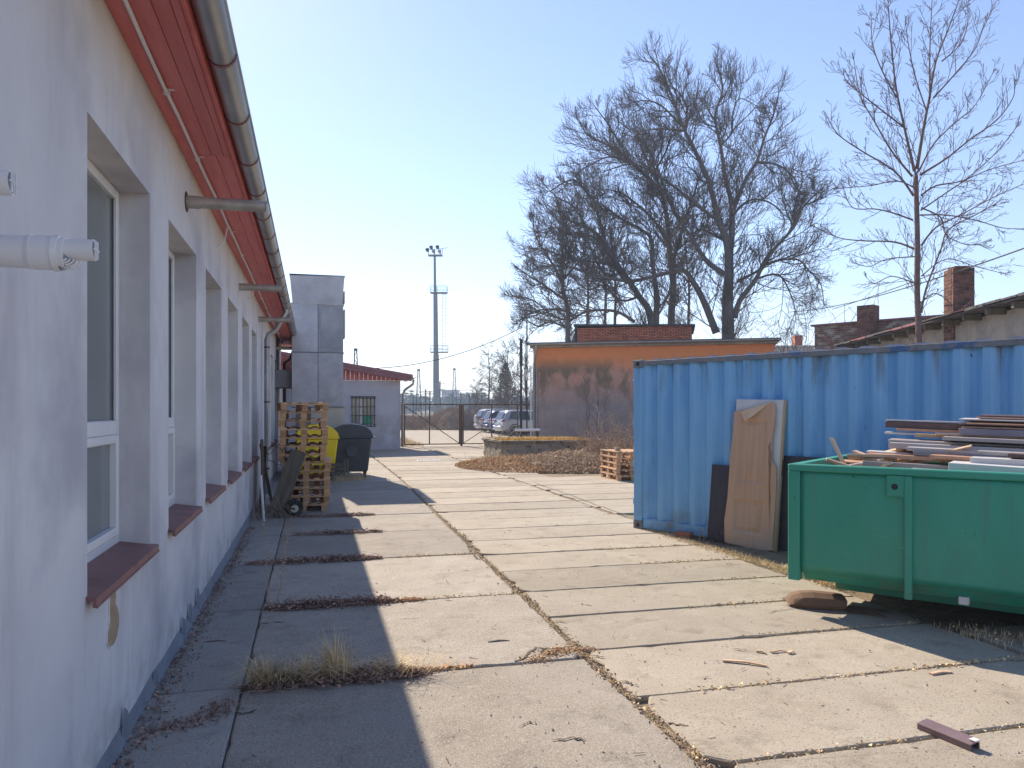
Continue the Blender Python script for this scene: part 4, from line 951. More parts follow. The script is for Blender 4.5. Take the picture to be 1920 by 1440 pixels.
m_ = MB(); m_.cbox(0, DL, 0, .10, DZ1 - .059, DZ1, .008); m_.build('top_rail', M_GREEN, DG)
m_ = MB(); m_.cbox(0, DL, DD_ - .10, DD_, DZ1 - .059, DZ1, .008); m_.build('top_rail', M_GREEN, DG)
for x_ in (0, DL - .1):
    m_ = MB(); m_.cbox(x_, x_ + .10, .101, DD_ - .101, DZ1 - .059, DZ1, .008); m_.build('top_rail', M_GREEN, DG)
for x_ in (.93, 1.98, 3.0):
    m_ = MB(); m_.cbox(x_, x_ + .055, -.012, .034, DZ0 - .035, DZ1 - .061, .005); m_.build('side_rib', M_GREEN, DG)
m_ = MB(); lug = [(.80, 1.05), (.929, 1.05), (.929, 1.213), (.80, 1.213)]
m_.prism(lug, .0, .030); lo = m_.build('lifting_lug', M_GREEN, DG)
m_ = MB(); m_.tube([(.858, -.0025, 1.125), (.858, .012, 1.125)], .025, 18); m_.build('lug_hole', M_BLACK, lo)
# bottom chamfer and underframe
m_ = MB(); m_.add([(.11, .036, DZ0 + .10), (DL - .1, .036, DZ0 + .10), (DL - .1, .12, DZ0 - .0), (.11, .12, DZ0 - .0), (.11, .14, DZ0 - .0), (DL - .1, .14, DZ0), (DL - .1, .10, DZ0 + .10), (.11, .10, DZ0 + .10)],
                  [(0, 1, 2, 3), (3, 2, 5, 4), (4, 5, 6, 7), (0, 3, 4, 7), (1, 6, 5, 2)]); m_.build('bottom_chamfer', M_GREEN, DG)
for k in range(9):
    x_ = .3 + k * .53; m_ = MB(); m_.cbox(x_, x_ + .06, .14, DD_ - .14, DZ0 + .0, DZ0 + .079, .003); m_.build('cross_member', M_GREEN, DG)
for y_ in (.55, 1.28):
    m_ = MB(); m_.cbox(.25, DL - .2, y_, y_ + .12, .11, DZ0 - .001, .004); m_.build('runner', M_GREEN, DG)
    for x_ in (1.9, DL - .35):
        m_ = MB(); m_.tube([(x_, y_ - .05, .10), (x_, y_ + .17, .10)], .10, 18); m_.build('roller', M_IRON, DG)
m_ = MB(); m_.cbox(1.30, 1.37, .06, .14, DZ0 - .03, DZ0 + .03, .003); m_.build('steel_block', M_LAMWHITE, DG)

# --- contents of the skip: loose scrap pieces
rr = random.Random(77)
def scrap_piece(label, x, y, z, l, w_, th, rz, rx, ry, m, cat='scrap wood', group=None, name='scrap_piece'):
    q = MB(); q.cbox(-l / 2, l / 2, -w_ / 2, w_ / 2, -th / 2, th / 2, min(.003, th * .3)); o = q.build(name, m)
    o.matrix_world = DM @ TR(x, y, z + .055) @ RZ(rz) @ RY(ry) @ RX(rx); return tag(o, label, cat, group)
# a rough heap of buried offcuts fills the skip
hp = MB(); rh = random.Random(5)
for _ in range(520):
    x = rh.uniform(.35, DL - .4); y = rh.uniform(.34, DD_ - .34); top = 1.15 + .06 * math.sin(x * 2)
    if x > 1.2: top = 1.18
    M = TR(x, y, rh.uniform(.8, top)) @ RZ(rh.uniform(0, 3.1)) @ RY(rh.gauss(0, .25)) @ RX(rh.gauss(0, .3))
    hp.box(-rh.uniform(.06, .25), rh.uniform(.06, .25), -.04, .04, -.011, .011, M)
hp.box(.06, DL - .06, .06, DD_ - .06, .6, .82)
hpo = hp.build('offcut_heap', mat('offcuts', (.40, .28, .19), (.58, .45, .34), scale=4, rough=.85, island=.4, c3=(.3, .3, .3), s3=3))
hpo.matrix_world = DM; tag(hpo, 'heap of wooden offcuts filling the green skip under the boards', 'offcuts', kind='stuff')
scrap_piece('short pale stick standing up at the left end of the skip', .28, .55, 1.30, .30, .06, .022, 2.9, .2, -1.1, M_SCRAP)
names = [('pale flat offcut', M_SCRAP), ('white laminated offcut', M_LAMWHITE), ('grey laminated offcut', M_LAMGREY), ('brown offcut', M_LAMBROWN)]
spots = ['near the left corner of the skip', 'next to the standing stick', 'behind the standing stick', 'at the front rim of the skip', 'left of the board pile', 'leaning on the back rim', 'lying across the heap', 'under the long boards', 'in the middle of the loose scrap', 'half buried by the front rim', 'tilted up between other offcuts', 'on top of the loose scrap', 'beside the skip lug']
for i in range(26):
    nm, mt = names[[0, 0, 1, 0, 3, 0, 2, 0][i % 8]]; x = rr.uniform(.32, 1.15); y = rr.uniform(.42, 1.5)
    scrap_piece('%s %s' % (nm, spots[i % 13]) if i < 13 else '%s in the %s %s of the loose scrap' % (nm.replace('flat', 'sloping'), ['rear', 'front'][y < .95], ['left part', 'middle', 'right part'][min(2, int((x - .32) / .28))]), x, y, 1.19 + rr.uniform(0, .10) + .05 * (x > .7), rr.uniform(.15, .42), rr.uniform(.04, .11), rr.uniform(.012, .03), rr.uniform(-.5, .6), rr.uniform(-.35, .35), rr.uniform(-.35, .35), mt)
    seen_lb = globals().setdefault('SEEN', {}); ob_ = bpy.data.objects[C.objects[-1].name]; lb_ = ob_['label']; k_ = seen_lb.get(lb_, 0); seen_lb[lb_] = k_ + 1
    if k_: ob_['label'] = ['short ', 'tilted ', 'narrow '][min(2, k_ - 1)] + lb_
scrap_piece('rust red offcut beside the long boards', 1.12, 1.0, 1.27, .2, .10, .03, .4, .2, -.3, mat('rust_red_offcut', (.32, .09, .05), (.4, .13, .07), rough=.8))
# long boards: (left end px, y px) measured in the picture, laid over the skip
def long_board(label, x0, y0, z0, L, w_, th, m, tilt=.055, rz=0, rx=0):
    q = MB(); q.cbox(0, L, -w_ / 2, w_ / 2, -th / 2, th / 2, .002); o = q.build('long_board', m)
    o.matrix_world = DM @ TR(x0 - .40, y0, z0 - .04) @ RZ(rz) @ RY(tilt) @ RX(rx); return tag(o, label, 'board', 'long boards in the skip')
LB = [  # label, x0, y0, z0, L, w, th, material
 ('front white laminated board just above the skip rim', 1.62, .28, 1.335, 3.0, .26, .07, M_LAMWHITE),
 ('grey board below the front white one, resting on the skip rim', 1.32, .33, 1.285, 3.2, .26, .03, M_LAMGREY),
 ('pale long slat lying lowest over the front rim', .88, .25, 1.245, 1.9, .07, .025, M_SCRAP),
 ('grey edged slat just left of the front white board', .92, .45, 1.315, 2.2, .10, .05, M_LAMGREY),
 ('brown board with raw end under the blue grey one', .93, .62, 1.385, 2.6, .22, .035, M_LAMBROWN),
 ('white topped board at the left end of the pile', .90, .68, 1.412, 1.3, .12, .014, M_LAMWHITE),
 ('wide blue grey panel in the middle of the pile', 1.30, .70, 1.425, 3.0, .42, .035, M_LAMBLUE),
 ('second wide grey panel above the blue grey one', 1.08, .80, 1.475, 3.2, .35, .05, M_LAMGREY),
 ('light grey board whose end sticks out to the left', 1.05, .85, 1.515, 1.1, .22, .018, M_LAMGREY),
 ('tan board with a notched end above the grey ones', 1.25, .95, 1.56, 2.6, .20, .03, M_SCRAP),
 ('thin white strip ending left under the dark top board', .98, 1.0, 1.575, .5, .09, .02, M_LAMWHITE),
 ('dark brown board at the far left top of the pile', .98, 1.05, 1.655, 1.0, .13, .055, M_LAMDARK),
 ('white strip lying on the dark left top board', .98, 1.05, 1.693, .9, .10, .012, M_LAMWHITE),
 ('raw brown board under the dark left top board', 1.08, 1.02, 1.61, 2.0, .16, .022, M_LAMBROWN),
 ('dark blue panel below the brown slats', 1.60, .95, 1.60, 2.8, .32, .055, M_LAMBLUE),
 ('lowest of the brown moulding slats', 1.62, .98, 1.645, 2.8, .30, .014, M_LAMBROWN),
 ('second brown moulding slat', 1.60, .99, 1.662, 2.8, .30, .012, M_LAMDARK),
 ('third brown moulding slat with an orange edge', 1.66, .98, 1.678, 2.8, .30, .012, M_LAMBROWN),
 ('fourth moulding slat, dark violet', 1.64, 1.0, 1.694, 2.8, .28, .012, M_LAMDARK),
 ('white edged slat near the top of the moulding bundle', 1.60, 1.0, 1.709, 2.8, .28, .010, M_LAMWHITE),
 ('fifth brown slat just under the top', 1.72, 1.02, 1.722, 2.8, .26, .010, M_LAMBROWN),
 ('grey board end showing between the blue grey panels', 1.25, .62, 1.455, 2.6, .2, .03, M_LAMGREY),
 ('white board under the long grey one near the front', 1.75, .40, 1.385, 2.6, .24, .045, M_LAMWHITE),
 ('brown board behind the front white board', 1.45, .52, 1.40, 2.8, .25, .03, M_LAMBROWN),
 ('dark board crossing low at the right of the pile', 2.0, .5, 1.43, 2.4, .3, .03, M_LAMDARK),
 ('pale grey panel resting on the blue grey panels', 1.5, .82, 1.545, 2.8, .34, .03, M_LAMGREY),
 ('raw slat sticking out under the blue panel', 1.42, .88, 1.575, 2.8, .14, .02, M_SCRAP),
 ('grey plank at the right end close to the rim', 2.1, .30, 1.30, 2.4, .22, .06, M_LAMGREY),
 ('topmost dark violet panel of the pile', 1.74, 1.05, 1.738, 2.8, .28, .014, M_LAMDARK)]
for (lb, x0, y0, z0, L_, w_, th, mt) in LB: long_board(lb, x0, y0, z0, L_, w_, th, mt, rz=rr.uniform(-.03, .03), rx=rr.uniform(-.03, .05), tilt=rr.uniform(.02, .035))

# cardboard half under the skip, stick, profile piece, bits on the ground
cb = thing('cardboard_sheet', 'brown folded cardboard box lying under the left corner of the skip', 'cardboard', (d0.x + .10, d0.y - .02, .006), -.45)
cb.scale = (.85, .85, .8)
m_ = MB(); rows = []
for k, (x_, hh_, yy_) in enumerate(((-.10, .02, .10), (-.05, .11, .04), (.03, .15, .0), (.14, .165, -.02), (.26, .16, -.03), (.38, .15, -.02), (.46, .13, .0))):
    rows.append([(x_, yy_, .0), (x_, yy_ - .03, hh_ * .35), (x_ + .01, yy_ + .0, hh_ * .75), (x_, yy_ + .08, hh_), (x_, yy_ + .22, hh_ * .95), (x_, yy_ + .3, hh_ * .4), (x_, yy_ + .3, .0)])
vs = [p for q_ in rows for p in q_]; m_.add(vs, [(i * 7 + k, (i + 1) * 7 + k, (i + 1) * 7 + k + 1, i * 7 + k + 1) for i in range(6) for k in range(6)]); o = m_.build('box_side', M_CARD, cb, recalc=False); sd = o.modifiers.new('thick', 'SOLIDIFY'); sd.thickness = .006
m_ = MB(); m_.add([(.45, -.10, .005), (.80, -.20, .004), (.74, -.08, .006), (.92, .05, .006), (.50, .12, .03)], [(0, 1, 2, 3, 4)]); o = m_.build('box_flap', M_CARD, cb, recalc=False); sd = o.modifiers.new('thick', 'SOLIDIFY'); sd.thickness = .006
# brown L profile with white cap
p0, p1 = gp(1722, 1368), gp(1822, 1410); d = (p1 - p0); L_ = d.length
t = thing('profile_piece', 'short brown angled door frame piece with a white end lying on the slabs', 'profile', (p0.x, p0.y, .004), math.atan2(d.y, d.x))
m_ = MB(); m_.cbox(0, L_, -.002, .075, .028, .036, .001, TR(0, 0, 0) @ RX(.15)); m_.cbox(0, L_, -.01, -.0022, .0, .034, .001); m_.build('profile', mat('violet_brown_laminate', (.17, .11, .12), (.22, .15, .16), rough=.45), t)
m_ = MB(); m_.cbox(.004, L_ - .004, .06, .07, .0, .03, .001); m_.build('profile_flange', M_LAMDARK, t)
m_ = MB(); m_.cbox(L_ - .03, L_ + .006, .02, .06, .043, .050, .001); m_.build('end_cap', M_PVC, t)
def sticklet(lb, x, y, x2, y2, r_, m=M_SCRAP, name='wood_splinter'):
    a, b = gp(x, y), gp(x2, y2); q = MB(); mid = (a + b) / 2 + Vector((.01, .01, .008))
    q.bar(a + Vector((0, 0, r_ * .8)), mid + Vector((0, 0, r_ * .4)), r_ * 2.6, r_ * 1.2); q.bar(mid + Vector((0, 0, r_ * .4)), b + Vector((0, 0, r_ * .7)), r_ * 2, r_); tag(q.build(name, m), lb, 'wood splinter')
sticklet('long splintered wood piece on the sunlit slab', 1355, 1240, 1438, 1250, .009)
sticklet('flat pale splinter near the dumpster shadow', 1745, 1266, 1784, 1262, .010)
sticklet('small pale splinter, left of three in a row', 1418, 1222, 1436, 1226, .008)
sticklet('small pale splinter, middle of three in a row', 1446, 1224, 1474, 1222, .007)
sticklet('small pale splinter, right of three in a row', 1478, 1226, 1490, 1224, .009)
sticklet('short dark twig on the sunlit coarse slab', 915, 1205, 955, 1202, .006, M_TWIG)
sticklet('thin dark twig on the shaded slab near the wall', 383, 1205, 425, 1203, .005, M_TWIG)
m_ = MB(); rr = random.Random(9); vs = []
for i in range(9):
    for j in range(3): vs.append((i * .055, (j - 1) * .03 + .01 * math.sin(i), .012 + .018 * rr.random()))
m_.add(vs, [(i * 3 + j, i * 3 + j + 1, i * 3 + j + 4, i * 3 + j + 3) for i in range(8) for j in range(2)])
o = m_.build('plastic_film', M_PVC, None, recalc=False); o.location = (.28, 11.22, 0); o.rotation_euler = (0, 0, -.2); tag(o, 'crumpled strip of white plastic film in the fourth joint', 'plastic film')
# drain grate
dg = thing('drain_grate', 'pale slotted drain grate in the paving before the gate', 'drain', (3.85, 26.3, .0))
m_ = MB(); m_.box(-.42, .42, -.3, -.24, .0, .012); m_.box(-.42, .42, .24, .3, .0, .012); m_.build('grate_frame', M_LAMGREY, dg)
for k in range(8):
    m_ = MB(); m_.box(-.4 + k * .107, -.345 + k * .107, -.238, .238, .0, .011); m_.build('grate_bar', M_LAMWHITE, dg)

# ================================================================== PLATFORM AND LEAF HEAP
PF = thing('concrete_platform', 'low old concrete platform topped with orange moss before the orange building', 'platform', (6.15, 25.0, 0))
rr = random.Random(4)
def rough_block(x0, x1, y0, y1, z0, z1, nx, nz, amp):
    m_ = MB(); bm = bmesh.new(); bmesh.ops.create_cube(bm, size=1)
    bmesh.ops.subdivide_edges(bm, edges=bm.edges[:], cuts=nx, use_grid_fill=True)
    for v in bm.verts:
        v.co = Vector((x0 + (v.co.x + .5) * (x1 - x0), y0 + (v.co.y + .5) * (y1 - y0), z0 + (v.co.z + .5) * (z1 - z0)))
        v.co += Vector((rr.gauss(0, amp), rr.gauss(0, amp), rr.gauss(0, amp * .4)))
    m_.v = [tuple(v.co) for v in bm.verts]; bm.verts.index_update(); m_.f = [tuple(v.index for v in f.verts) for f in bm.faces]; bm.free(); return m_
rough_block(0, 3.25, 0, 3.0, -.1, .62, 12, 4, .009).build('platform_body', M_OLDCONC, PF, smooth='all')
rough_block(-.06, 3.3, -.06, 3.05, .625, .70, 12, 1, .008).build('coping', M_OLDCONC, PF)
m_ = MB(); ms = random.Random(6)
for _ in range(5000):
    x = ms.uniform(-.05, 3.2); y = ms.uniform(-.04, 1.2) if ms.random() < .7 else ms.uniform(0, 3); 
    leaf(m_, (x, y, .715 + ms.random() * .03), ms.uniform(.015, .035), ms)
tag(m_.build('moss', M_MOSS, PF, recalc=False), kind='stuff')
# leaf and brush heap round it
def heap(cx, cy, rx, ry, h, n, label, m, seed, s=(.02, .05), twigs=200, base=M_DIRT):
    rr = random.Random(seed); mb = MB(); N = 22; vs = [(cx, cy, h)]; rings = 6
    for k in range(1, rings + 1):
        for i in range(N):
            a = 2 * PI * i / N; q = k / rings; z = h * (1 - q ** 1.6) * rr.uniform(.55, 1.2) - .02 * (k == rings); rr_ = q * rr.uniform(.92, 1.08)
            vs.append((cx + math.cos(a) * rx * rr_, cy + math.sin(a) * ry * rr_, z - .015 * (k == rings)))
    fs = [(0, 1 + i, 1 + (i + 1) % N) for i in range(N)]
    for k in range(rings - 1):
        for i in range(N):
            a = 1 + k * N + i; b = 1 + k * N + (i + 1) % N; fs.append((a, a + N, b + N, b))
    hb = MB(); hb.add(vs, fs); root = thing('debris_heap', label, 'debris heap', (0, 0, 0)); struct_o = hb.build('soil', base, root, smooth='all')
    for _ in range(n):
        a = rr.uniform(0, 2 * PI); q = rr.random() ** .5 * 1.04; z = h * max(0, 1 - q ** 1.6)
        leaf(mb, (cx + math.cos(a) * rx * q, cy + math.sin(a) * ry * q, z + rr.uniform(0, .05)), rr.uniform(*s), rr)
    tag(mb.build('leaves', m, root, recalc=False), kind='stuff')
    tb = MB()
    for _ in range(twigs):
        a = rr.uniform(0, 2 * PI); q = rr.random() ** .5; p = Vector((cx + math.cos(a) * rx * q, cy + math.sin(a) * ry * q, h * (1 - q ** 1.6) + .01)); pts = [p.copy()]; d = Vector((rr.gauss(0, 1), rr.gauss(0, 1), rr.uniform(.1, .9))).normalized()
        for k in range(4): d = (d + Vector((rr.gauss(0, .25), rr.gauss(0, .25), -.25))).normalized(); p = p + d * rr.uniform(.05, .16); pts.append(p.copy())
        tb.tube(pts, .006, 3, r1=.003, cap=False)
    tag(tb.build('twigs', M_BRUSH, root, recalc=False), kind='stuff')
    gb = MB()
    for _ in range(int(n * .16)):
        a = rr.uniform(0, 2 * PI); q = rr.random() ** .6; blade(gb, (cx + math.cos(a) * rx * q, cy + math.sin(a) * ry * q, h * (1 - q ** 1.6)), rr.uniform(.05, .22), rr.uniform(.3, 1.3), rr.uniform(0, 6.3), .012)
    tag(gb.build('dry_grass', M_STRAW, root, recalc=False), kind='stuff')
heap(6.1, 23.0, 1.8, 2.6, .26, 8000, 'low mound of tan dead leaves at the left end of the platform', M_LEAFO, 1, (.02, .045), 260)
heap(7.5, 22.3, 2.1, 2.3, .42, 10000, 'brown mound of dead leaves and twigs in front of the platform', mat('heap_leaves', (.40, .26, .16), (.60, .44, .30), scale=4, rough=.9, island=.5), 2, (.02, .045), 700)
heap(9.6, 24.0, 1.9, 2.6, .6, 7000, 'tall brushwood heap between platform and blue container', mat('heap_leaves2', (.30, .20, .14), (.46, .34, .25), scale=4, rough=.9, island=.5), 3, (.02, .05), 1500)
# planks on the heap
for k in range(4):
    q = MB(); q.cbox(-.28, .28, -.03, .03, 0, .018, .002); o = q.build('old_lath', M_WOODG); o.location = (6.55 + k * .03, 21.45 - k * .18, .21 - k * .015); o.rotation_euler = (.05, .03, .05 - .05 * k)
    tag(o, '%s of the four pale laths on the leaf mound' % ['farthest', 'second farthest', 'second nearest', 'nearest'][k], 'lath', 'laths on the leaf mound')

# ================================================================== ORANGE BUILDING
a0, a1 = wp(1000, 768, 35.0), wp(1452, 768, 32.6)
a0.z = a1.z = 0; dv = (a1 - a0); OL = dv.length; oyaw = math.atan2(dv.y, dv.x)
OB = thing('orange_building', 'flat roofed outbuilding with orange plaster weathered to grey, behind the platform', 'building', (a0.x, a0.y, 0), oyaw)
OH = 4.55
m_ = MB(); m_.box(0, OL, 0, 6, .2, OH); m_.build('wall', M_ORANGE, OB)
m_ = MB(); m_.box(-.01, OL + .01, -.03, 6, -.1, .45); m_.build('plinth', M_OLDCONC, OB)
m_ = MB(); m_.box(.01, OL, -.055, -.031, .43, .49); m_.build('plinth_trim', M_LAMGREY, OB)
m_ = MB(); m_.box(-.12, OL + .12, -.20, 6.2, OH + .001, OH + .13); m_.build('roof_slab', M_PLAST, OB)
m_ = MB(); m_.box(-.2, OL + .25, -.32, 6.3, OH + .131, OH + .23); m_.build('roof', M_ROOFD, OB)
gutter(OL / 2, 0, .001, 0, .001, OB, M_ZINC) if False else None
m_ = MB(); n = 12
prof = [(-.36 + math.cos(PI + PI * k / n) * .075, OH + .16 + math.sin(PI + PI * k / n) * .075) for k in range(n + 1)]
vs = []; fs = []
for x_ in (-.2, OL + .2):
    for (y_, z_) in prof: vs.append((x_, y_ - .02, z_))
for k in range(n): fs.append((k, k + 1, n + 2 + k, n + 1 + k))
m_.add(vs, fs); m_.tube([(-.2, -.455, OH + .165), (OL + .2, -.455, OH + .165)], .012, 6); m_.build('gutter', M_ZINC, OB, smooth=True, recalc=False)
t = MB(); t.tube([(.20, -.36, OH + .1), (.20, -.36, OH - .1), (.16, -.28, OH - .3), (.06, -.12, OH - .75), (.04, -.08, OH - .9), (.04, -.08, .3)], .055, 12); t.build('downpipe', M_ZINC, OB, smooth=True)
for x_, z0 in ((.16, .3), (-.10, .3)):
    t = MB(); t.tube([(x_, -.06, z0), (x_, -.06, OH - .85)], .03, 8); t.build('conduit', M_PVCG if x_ < 0 else M_ZINC, OB)
# brick lift behind it
BR = thing('brick_annex', 'low red brick upper storey rising behind the orange building roof', 'building', tuple(wp(1078, 768, 38.5).xy) + (0,), oyaw + .02)
bl = (wp(1297, 768, 37.6) - wp(1078, 768, 38.5)).length; BT = 5.82
m_ = MB(); m_.box(.12, bl, .012, 4, 3.5, BT); m_.build('wall_core', mat('dark_mortar', (.10, .05, .04), rough=.95), BR)
brm = MB(); row = 0; z = 4.72
while z < BT - .05:
    x = .12 - (.13 if row % 2 else 0)
    while x < bl - .02:
        x0_, x1_ = max(x, .12), min(x + .245, bl)
        if x1_ - x0_ > .05: brm.box(x0_ + .01, x1_ - .012, -.008 - .012 * R.random(), .02, z + .008, z + .066)
        x += .255
    z += .08; row += 1
tag(brm.build('brickwork', M_BRICKI, BR), kind='stuff')
m_ = MB(); m_.add([(-.05, -.15, BT + .10), (bl + .15, -.15, BT - .02), (bl + .15, 4.2, BT - .02), (-.05, 4.2, BT + .1), (-.05, -.15, BT + .20), (bl + .15, -.15, BT + .07), (bl + .15, 4.2, BT + .07), (-.05, 4.2, BT + .20)], [(0, 3, 2, 1), (4, 5, 6, 7), (0, 1, 5, 4), (1, 2, 6, 5), (2, 3, 7, 6), (3, 0, 4, 7)]); m_.build('roof', M_ROOFD, BR)
m_ = MB(); m_.box(-.02, .119, -.02, 4, 3.5, BT + .09); m_.build('dark_jamb', M_IRON, BR)

# saplings against the orange wall
def sapling(px, h, label, seed, Z=33.2):
    rr = random.Random(seed); b = wp(px, 768, Z); t = thing('sapling', label, 'sapling', (b.x, b.y, .1)); m_ = MB()
    pts = [(rr.gauss(0, .02) + .02 * k * rr.uniform(-1, 1), rr.gauss(0, .02), h * k / 8) for k in range(9)]; m_.tube(pts, .022, 5, r1=.008)
    m_.build('trunk', M_TWIG, t); m_ = MB()
    for k in range(7):
        p = Vector(pts[rr.randint(2, 8)]); a = rr.uniform(0, 6.3); q = p + Vector((math.cos(a) * .3, math.sin(a) * .2, .45)) * rr.uniform(.5, 1.2); m_.tube([p, (p + q) / 2 + Vector((0, 0, -.04)), q], .009, 4, r1=.005, cap=False)
    m_.build('crown', M_TWIG, t)
sapling(1100, 3.1, 'leftmost bare sapling against the orange wall', 1); sapling(1104, 2.7, 'thin sapling close to the leftmost one at the orange wall', 2); sapling(1119, 2.9, 'middle bare sapling against the orange wall', 3); sapling(1134, 2.4, 'right bare sapling against the orange wall', 4)

# ================================================================== RIGHT BACK BUILDINGS
r0, r1 = wp(1600, 768, 28.5), wp(1990, 768, 15.6)
r0.z = r1.z = 0; dv = r1 - r0; RL = dv.length; ryaw = math.atan2(dv.y, dv.x)
PB = thing('plaster_building', 'old beige plastered building with exposed rafters behind the blue container', 'building', (r0.x, r0.y, 0), ryaw)
RZ_ = 4.15
m_ = MB(); m_.box(0, RL, 0, 6, -.1, RZ_ - .12); m_.build('wall', M_PLAST, PB)
m_ = MB(); m_.add([(-.5, -.5, RZ_ - .05), (RL, -.5, RZ_ - .05), (RL, 6, RZ_ + .3), (-.5, 6, RZ_ + .3), (-.5, -.5, RZ_ - .01), (RL, -.5, RZ_ - .01), (RL, 6, RZ_ + .35), (-.5, 6, RZ_ + .35)], [(0, 3, 2, 1), (4, 5, 6, 7), (0, 1, 5, 4), (1, 2, 6, 5), (2, 3, 7, 6), (3, 0, 4, 7)]); m_.build('roof', M_ROOFD, PB)
rr = random.Random(14)
k = 0; x = -.5
while x < RL:      # ragged edge of the roofing felt
    q = MB(); l = rr.uniform(.5, 1.1); q.box(x, min(RL, x + l - .02), -.53 - rr.uniform(0, .04), -.40, RZ_ + rr.uniform(-.02, .02), RZ_ + .035 + rr.uniform(0, .02)); q.build('roofing_strip', M_REDROOF if rr.random() < .25 else M_ROOFD, PB); x += l
x = .4
while x < RL:
    q = MB(); q.cbox(x, x + .12, -.42, .0, RZ_ - .20, RZ_ - .055, .004); q.build('rafter_end', M_GREYW, PB); x += 1.15
def brick_stack(parent, x0, x1, y0, y1, z0, z1, m, bl=.25, bh=.075, part='brick'):
    """bricks laid round a square stack, each its own object"""
    meshes = {}; row = 0; z = z0
    def unit(lx, ly):
        k = (round(lx, 3), round(ly, 3))
        if k not in meshes:
            q = MB(); q.cbox(-lx / 2, lx / 2, -ly / 2, ly / 2, -bh / 2 + .004, bh / 2 - .004, .004); meshes[k] = q.mesh('brick', m)
        return meshes[k]
    c = MB(); c.box(x0 + .012, x1 - .012, y0 + .012, y1 - .012, z0, z1 - .01); c.build('mortar_core', M_MORTAR, parent)
    while z < z1 - .02:
        W, Dp = x1 - x0, y1 - y0; nx_ = max(2, round(W / bl)); fx = W / nx_; ny_ = max(2, round(Dp / bl)); fy = Dp / ny_
        cuts = [x0 + i * fx for i in range(nx_ + 1)] if row % 2 == 0 else [x0] + [x0 + (i + .5) * fx for i in range(nx_)] + [x1]
        for a, b in zip(cuts, cuts[1:]):
            for yy in (y0 + .05, y1 - .05): inst(part, unit(b - a - .012, .10), parent, ((a + b) / 2, yy + rr.uniform(-.004, .004), z + bh / 2))
        cuts = [y0 + .1 + i * (Dp - .2) / 2 for i in range(3)]
        for a, b in zip(cuts, cuts[1:]):
            for xx in (x0 + .05, x1 - .05): inst(part, unit(.10, b - a - .012), parent, (xx + rr.uniform(-.004, .004), (a + b) / 2, z + bh / 2))
        z += bh; row += 1
c0 = wp(1783, 768, 20.3)
CHm = thing('brick_chimney', 'tall sooty brick chimney on the plastered building', 'chimney', (c0.x, c0.y, 0), -YAW - .10)
brick_stack(CHm, .05, .60, 0, .55, 3.4, 5.42, M_BRICKC, .22, .1)
brick_stack(CHm, .12, .5, .06, .48, 5.42, 5.56, M_BRICKC, .22, .07)
c0 = wp(1527, 768, 30.5); c1 = wp(1790, 768, 27.0); dv = c1 - c0
OBW = thing('old_brick_building', 'crumbling dark brick building with a low chimney behind the container', 'building', (c0.x, c0.y, 0), math.atan2(dv.y, dv.x))
OL2 = dv.xy.length; TZ = 5.05
m_ = MB(); m_.box(.01, OL2, .02, 5, -.1, TZ); m_.build('wall_core', M_PLAST, OBW)
brm = MB(); row = 0; z = 3.6; rb = random.Random(6)
while z < TZ - .05:
    x = -(.13 if row % 2 else 0)
    while x < OL2 - .02:
        if rb.random() < .86: brm.box(max(0, x) + .006, min(OL2, x + .245), -.012 * rb.random(), .025, z + .005, z + .07)
        x += .255
    z += .08; row += 1
tag(brm.build('brickwork', M_BRICKO, OBW), kind='stuff')
m_ = MB(); m_.box(-.12, OL2 + .1, -.1, 5.1, TZ + .001, TZ + .07); m_.build('roof', M_REDROOF, OBW)
c2 = wp(1608, 768, 29.0); CH2 = thing('low_chimney', 'short crumbling brick chimney at the dark brick building', 'chimney', (c2.x, c2.y, 0), math.atan2(dv.y, dv.x))
brick_stack(CH2, 0, .62, -.1, .5, 4.3, 5.62, M_BRICKC, .25, .085)
wh = wp(1448, 768, 60); WB = thing('white_shed', 'small distant white flat roofed shed between the orange and brick buildings', 'shed', (wh.x, wh.y, 0), -.3)
m_ = MB(); m_.box(0, 3.2, 0, 5, -.1, 6.6); m_.build('wall', M_FARB, WB); m_ = MB(); m_.box(-.1, 3.4, -.2, 5, 6.601, 6.75); m_.build('roof', M_LAMGREY, WB)
m_ = MB(); m_.box(1.9, 2.5, .5, 1.2, 6.751, 7.6); m_.build('chimney', M_BRICK, WB)

